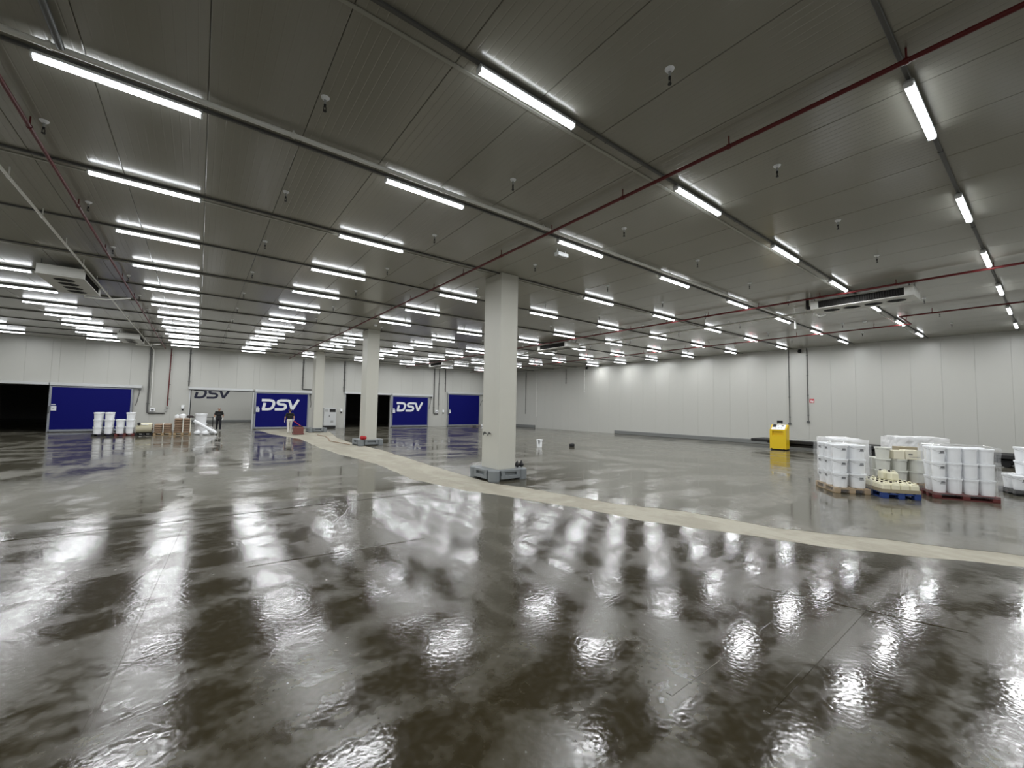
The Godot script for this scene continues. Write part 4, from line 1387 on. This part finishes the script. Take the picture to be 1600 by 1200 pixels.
	for x in [-0.48, 0.0, 0.48]: b2.tube(Vector3(x, 0.28, -0.32), Vector3(x, 0.98, -0.32), 0.02, 6)
	for y in [0.5, 0.74, 0.98]: b2.tube(Vector3(-0.48, y, -0.32), Vector3(0.48, y, -0.32), 0.016, 6)
	part("mesh_side", b2, M.steel, tr)
	b2 = MB.new()
	for z in [-0.32, 0.32]: b2.tube(Vector3(0.48, 0.28, z), Vector3(0.48, 1.02, z), 0.022, 6)
	b2.tube(Vector3(0.48, 1.02, -0.32), Vector3(0.48, 1.02, 0.32), 0.022, 6)
	part("push_bar", b2, M.black, tr)
	for x in [-0.38, 0.38]:
		for z in [-0.26, 0.26]:
			b2 = MB.new()
			b2.tube(Vector3(x, 0.09, z - 0.025), Vector3(x, 0.09, z + 0.025), 0.09, 14)
			b2.box(Vector3(x, 0.19, z), Vector3(0.05, 0.1, 0.07))
			part("wheel", b2, M.rubber, tr)
	# red machine pulled by the worker
	var mc := thing("floor_machine", "worn red walk-behind floor machine on the bare lane", "machine", Vector3(5.62, 0, -31.9))
	b2 = MB.new()
	b2.cbox(Vector3(0, 0.30, 0), Vector3(0.60, 0.46, 0.62), 0.04)
	part("tank", b2, M.machine_red, mc)
	b2 = MB.new()
	b2.cbox(Vector3(0, 0.56, -0.02), Vector3(0.5, 0.06, 0.5), 0.02)
	part("lid", b2, M.cloth, mc)
	b2 = MB.new()
	b2.cbox(Vector3(0, 0.06, 0.0), Vector3(0.66, 0.08, 0.68), 0.02)
	part("skirt", b2, M.machine_red, mc)
	b2 = MB.new()
	b2.path([Vector3(0.18, 0.58, -0.18), Vector3(-0.02, 0.86, -1.55), Vector3(-0.03, 0.88, -1.68)], 0.026, 8)
	part("handle", b2, M.red, mc)
	for x in [-0.28, 0.28]:
		b2 = MB.new()
		b2.tube(Vector3(x - 0.03, 0.09, -0.33), Vector3(x + 0.03, 0.09, -0.33), 0.09, 14)
		part("wheel", b2, M.rubber, mc)
	# dark tool and bits at the foot of the tallest door
	var ft := thing("floor_squeegee", "long handled squeegee lying at the foot of the tallest blue door", "tool", Vector3(24.3, 0, -37.9))
	b2 = MB.new()
	b2.tube(Vector3(-1.1, 0.05, 0.1), Vector3(0.9, 0.16, 0.0), 0.025, 8)
	part("handle", b2, M.sack, ft)
	b2 = MB.new()
	b2.cbox(Vector3(0.55, 0.12, 0.05), Vector3(0.5, 0.24, 0.3), 0.03)
	part("head", b2, M.white_plastic, ft)
	b2 = MB.new()
	b2.cbox(Vector3(-0.6, 0.08, 0.1), Vector3(0.4, 0.12, 0.2), 0.02)
	part("rubber_blade", b2, M.rubber, ft)

# ---------------------------------------------------------------- people
# bones: [a, b, ra, rb, colour]; one smooth skin over all of them
func skin(b: MB, bones: Array, cell: float, k: float) -> void:
	var lo := Vector3(1e9, 1e9, 1e9)
	var hi := -lo
	for e in bones:
		var r: float = maxf(e[2], e[3]) + k + cell * 3.0
		for q in [e[0], e[1]]:
			lo = lo.min(q - Vector3(r, r, r))
			hi = hi.max(q + Vector3(r, r, r))
	var nx := int((hi.x - lo.x) / cell) + 2
	var ny := int((hi.y - lo.y) / cell) + 2
	var nz := int((hi.z - lo.z) / cell) + 2
	var f := PackedFloat32Array(); f.resize(nx * ny * nz); f.fill(1.0)
	var near := PackedFloat32Array(); near.resize(nx * ny * nz); near.fill(9.0)
	var own := PackedInt32Array(); own.resize(nx * ny * nz)
	for bi in bones.size():
		var e: Array = bones[bi]
		var a: Vector3 = e[0]
		var ab: Vector3 = e[1] - a
		var l2 := maxf(ab.length_squared(), 1e-9)
		var ra: float = e[2]
		var rb: float = e[3]
		var pad := maxf(ra, rb) + k + cell * 2.5
		var p0 := ((a.min(e[1]) - Vector3(pad, pad, pad)) - lo) / cell
		var p1 := ((a.max(e[1]) + Vector3(pad, pad, pad)) - lo) / cell
		for z in range(maxi(0, int(p0.z)), mini(nz, int(p1.z) + 1)):
			for y in range(maxi(0, int(p0.y)), mini(ny, int(p1.y) + 1)):
				for x in range(maxi(0, int(p0.x)), mini(nx, int(p1.x) + 1)):
					var p := lo + Vector3(x, y, z) * cell
					var t := clampf((p - a).dot(ab) / l2, 0.0, 1.0)
					var d := p.distance_to(a + ab * t) - lerpf(ra, rb, t)
					var ix := (z * ny + y) * nx + x
					var g := f[ix]
					var hh := maxf(k - absf(g - d), 0.0) / k
					f[ix] = minf(g, d) - hh * hh * k * 0.25
					if d < near[ix]:
						near[ix] = d
						own[ix] = bi
	var vid := {}
	var pos: Array[Vector3] = []
	var cols: Array[Color] = []
	var corner := [0, 1, nx, nx + 1, nx * ny, nx * ny + 1, nx * ny + nx, nx * ny + nx + 1]
	var edges := [[0, 1], [2, 3], [4, 5], [6, 7], [0, 2], [1, 3], [4, 6], [5, 7], [0, 4], [1, 5], [2, 6], [3, 7]]
	for z in nz - 1:
		for y in ny - 1:
			for x in nx - 1:
				var ix := (z * ny + y) * nx + x
				var neg := 0
				for c in corner:
					if f[ix + c] < 0.0: neg += 1
				if neg == 0 or neg == 8: continue
				var s := Vector3.ZERO
				var cnt := 0
				for ed in edges:
					var f0 := f[ix + corner[ed[0]]]
					var f1 := f[ix + corner[ed[1]]]
					if (f0 < 0.0) != (f1 < 0.0):
						var t := f0 / (f0 - f1)
						var c0 := Vector3(ed[0] & 1, (ed[0] >> 1) & 1, ed[0] >> 2)
						var c1 := Vector3(ed[1] & 1, (ed[1] >> 1) & 1, ed[1] >> 2)
						s += c0.lerp(c1, t)
						cnt += 1
				vid[ix] = pos.size()
				pos.append(lo + (Vector3(x, y, z) + s / cnt) * cell)
				cols.append(bones[own[ix]][4])
	var faces := PackedInt32Array()
	var off := [[1, nx, nx * ny], [nx, nx * ny, 1], [nx * ny, 1, nx]]
	for ix in vid:
		for o in off:
			var d0: int = o[0]
			if (f[ix] < 0.0) == (f[ix + d0] < 0.0): continue
			var i1: int = ix - o[1]
			var i2: int = ix - o[1] - o[2]
			var i3: int = ix - o[2]
			if not (vid.has(i1) and vid.has(i2) and vid.has(i3)): continue
			var q := [vid[ix], vid[i1], vid[i2], vid[i3]]
			if f[ix] >= 0.0: q.reverse()
			faces.append_array(PackedInt32Array([q[0], q[1], q[2], q[0], q[2], q[3]]))
	var nrm := PackedVector3Array(); nrm.resize(pos.size())
	for t in range(0, faces.size(), 3):
		var n := (pos[faces[t + 1]] - pos[faces[t]]).cross(pos[faces[t + 2]] - pos[faces[t]])
		for q in 3: nrm[faces[t + q]] += n
	b.use_col = true
	for t in range(0, faces.size(), 3):
		for q in [0, 2, 1]:
			var id := faces[t + q]
			b.v.append(pos[id]); b.n.append(nrm[id].normalized()); b.uv.append(Vector2.ZERO); b.col.append(cols[id])

func hand_bones(wrist: Vector3, dir: Vector3, palm_n: Vector3, thumb_side: float, curl: float, c: Color) -> Array:
	# palm and five curled fingers; palm_n points out of the palm
	var out: Array = []
	var side := dir.cross(palm_n).normalized() * thumb_side
	for k in 4:
		var o := side * (0.030 - 0.020 * k)
		out.append([wrist + o * 0.6 + dir * 0.012, wrist + o + dir * 0.085, 0.017, 0.014, c])
		var ln: float = [0.040, 0.045, 0.041, 0.033][k]
		var p := wrist + o * 1.1 + dir * 0.088
		var d := dir
		for s in 3:
			d = (d + palm_n * curl * (0.5 + 0.4 * s)).normalized()
			var q := p + d * ln * (1.0 - 0.22 * s)
			out.append([p, q, 0.0095 - 0.0007 * s, 0.0088 - 0.0008 * s, c])
			p = q
	var tp := wrist + side * 0.030 + dir * 0.028
	var t1 := tp + (side * 0.7 + dir * 0.6 + palm_n * 0.35).normalized() * 0.038
	var t2 := t1 + (side * 0.2 + dir * 0.9 + palm_n * 0.5).normalized() * 0.030
	out.append([tp, t1, 0.013, 0.011, c])
	out.append([t1, t2, 0.011, 0.009, c])
	return out

func person(label: String, at: Vector3, turn: float, pose: Dictionary) -> void:
	var t := thing("person", label, "person", at, turn)
	var skin_c := Color(0.42, 0.24, 0.16)
	var top_c: Color = pose.top
	var leg_c: Color = pose.legs
	var shoe: Color = pose.shoe
	var hair: Color = pose.hair
	var glove: Color = pose.glove
	# faces +z; the person's own left is +x
	var hip := Vector3(0, 0.90, 0)
	var bones: Array = []
	for s in [1.0, -1.0]:
		var step: float = pose.step * s
		var hj := hip + Vector3(0.095 * s, 0.0, 0)
		var kn := Vector3(0.10 * s, 0.47, step * 0.5 + 0.03)
		var an := Vector3(0.10 * s, 0.08, step)
		bones.append([hj, kn, 0.098, 0.070, leg_c])
		bones.append([kn, an, 0.070, 0.055, leg_c])
		bones.append([an + Vector3(0, -0.035, -0.03), an + Vector3(0.015 * s, -0.045, 0.15), 0.045, 0.036, shoe])
		var sh := Vector3(0.185 * s, 1.40, 0)
		var el: Vector3 = pose.elbow_l if s > 0 else pose.elbow_r
		var wr: Vector3 = pose.wrist_l if s > 0 else pose.wrist_r
		bones.append([sh, sh.lerp(el, 0.6), 0.066, 0.062, top_c])
		bones.append([sh.lerp(el, 0.6), el, 0.046, 0.040, skin_c])
		bones.append([el, wr, 0.040, 0.029, skin_c])
	bones.append([hip + Vector3(-0.07, 0.02, 0), hip + Vector3(0.07, 0.02, 0), 0.115, 0.115, leg_c])
	bones.append([hip + Vector3(-0.06, 0.14, 0.0), hip + Vector3(0.06, 0.14, 0.0), 0.112, 0.112, top_c])
	bones.append([Vector3(-0.07, 1.20, 0.01), Vector3(0.07, 1.20, 0.01), 0.118, 0.118, top_c])
	bones.append([Vector3(-0.13, 1.38, 0.0), Vector3(0.13, 1.38, 0.0), 0.085, 0.085, top_c])
	bones.append([Vector3(0, 1.40, 0), Vector3(0, 1.53, 0.01), 0.056, 0.052, skin_c])
	var b := MB.new()
	skin(b, bones, 0.016, 0.035)
	# head with a face, on a finer grid
	var hc := Vector3(0, 1.615, 0.015)
	var head: Array = [
		[hc + Vector3(0, 0.025, -0.012), hc + Vector3(0, 0.02, 0.012), 0.083, 0.080, skin_c],
		[hc + Vector3(0, -0.03, 0.02), hc + Vector3(0, -0.075, 0.045), 0.066, 0.042, skin_c],
		[hc + Vector3(0, 0.01, 0.085), hc + Vector3(0, -0.022, 0.104), 0.011, 0.016, skin_c],
		[hc + Vector3(0, -0.13, -0.01), hc + Vector3(0, -0.05, -0.01), 0.052, 0.055, skin_c]]
	for s in [1.0, -1.0]:
		head.append([hc + Vector3(0.083 * s, 0.015, -0.005), hc + Vector3(0.086 * s, -0.025, 0.0), 0.015, 0.012, skin_c])
		head.append([hc + Vector3(0.032 * s, 0.012, 0.084), hc + Vector3(0.034 * s, 0.012, 0.085), 0.011, 0.011, Color(0.09, 0.06, 0.05)])
		head.append([hc + Vector3(0.018 * s, 0.034, 0.088), hc + Vector3(0.052 * s, 0.033, 0.076), 0.010, 0.008, hair])
	head.append([hc + Vector3(-0.022, -0.055, 0.084), hc + Vector3(0.022, -0.055, 0.084), 0.008, 0.008, Color(0.34, 0.13, 0.11)])
	skin(b, head, 0.0055, 0.012)
	for s in [1.0, -1.0]:
		var el: Vector3 = pose.elbow_l if s > 0 else pose.elbow_r
		var wr: Vector3 = pose.wrist_l if s > 0 else pose.wrist_r
		var d := (wr - el).normalized()
		var inn := Vector3(-s, 0, 0)
		inn = (inn - d * inn.dot(d)).normalized()
		skin(b, [[wr - d * 0.03, wr + d * 0.02, 0.030, 0.026, glove]] + hand_bones(wr, d, inn, -s * signf(d.cross(inn).z) * -s if absf(d.cross(inn).z) > 0.01 else 1.0, pose.curl, glove), 0.0042, 0.006)
	part("body", b, M.body, t)
	b = MB.new()
	skin(b, [[hc + Vector3(0, 0.040, -0.030), hc + Vector3(0, 0.045, 0.006), 0.081, 0.079, hair], [hc + Vector3(0, 0.0, -0.04), hc + Vector3(0, -0.035, -0.045), 0.066, 0.055, hair]], 0.008, 0.01)
	part("hair", b, M.body, t)

func build_people() -> void:
	person("person in black shirt and trousers with white gloves, walking in the lit doorway", Vector3(1.30, 0, -38.3), 0.0, {"top": Color(0.010, 0.010, 0.011), "legs": Color(0.011, 0.011, 0.012), "shoe": Color(0.5, 0.5, 0.48), "hair": Color(0.40, 0.37, 0.35), "glove": Color(0.8, 0.8, 0.78), "step": 0.12, "elbow_l": Vector3(0.27, 1.13, -0.02), "wrist_l": Vector3(0.24, 0.93, 0.16), "elbow_r": Vector3(-0.27, 1.12, -0.02), "wrist_r": Vector3(-0.28, 0.95, 0.12), "curl": 0.55})
	person("person in black shirt and white trousers pulling the red machine", Vector3(5.36, 0, -33.75), PI, {"top": Color(0.010, 0.010, 0.011), "legs": Color(0.62, 0.60, 0.55), "shoe": Color(0.55, 0.53, 0.48), "hair": Color(0.06, 0.05, 0.045), "glove": Color(0.72, 0.70, 0.66), "step": -0.16, "elbow_l": Vector3(0.29, 1.12, 0.02), "wrist_l": Vector3(0.30, 0.88, 0.08), "elbow_r": Vector3(-0.27, 1.14, -0.08), "wrist_r": Vector3(-0.24, 0.97, -0.16), "curl": 0.6})

# ---------------------------------------------------------------- entry
func _ready() -> void:
	var cam := Camera3D.new()
	cam.name = "camera"
	cam.fov = 85.88
	cam.near = 0.05
	cam.far = 200.0
	cam.position = Vector3(0, 2.115, 0)
	cam.rotation_degrees = Vector3(3.27987, -37.17346, 1.00353)
	add_child(cam)
	cam.current = true
	var we := WorldEnvironment.new()
	var e := Environment.new()
	e.background_mode = Environment.BG_COLOR
	e.background_color = Color(0.0, 0.0, 0.0)
	e.tonemap_mode = Environment.TONE_MAPPER_LINEAR
	e.tonemap_exposure = 1.0
	e.sdfgi_enabled = true
	e.ssao_enabled = true
	e.ssil_enabled = true
	we.environment = e
	we.name = "environment"
	add_child(we)
	make_materials()
	build_floor()
	build_ceiling()
	build_walls()
	build_lamps()
	build_pillars()
	build_doors()
	build_pipes()
	build_coolers()
	build_sprinklers()
	build_right_goods()
	build_right_machines()
	build_left_goods()
	build_people()
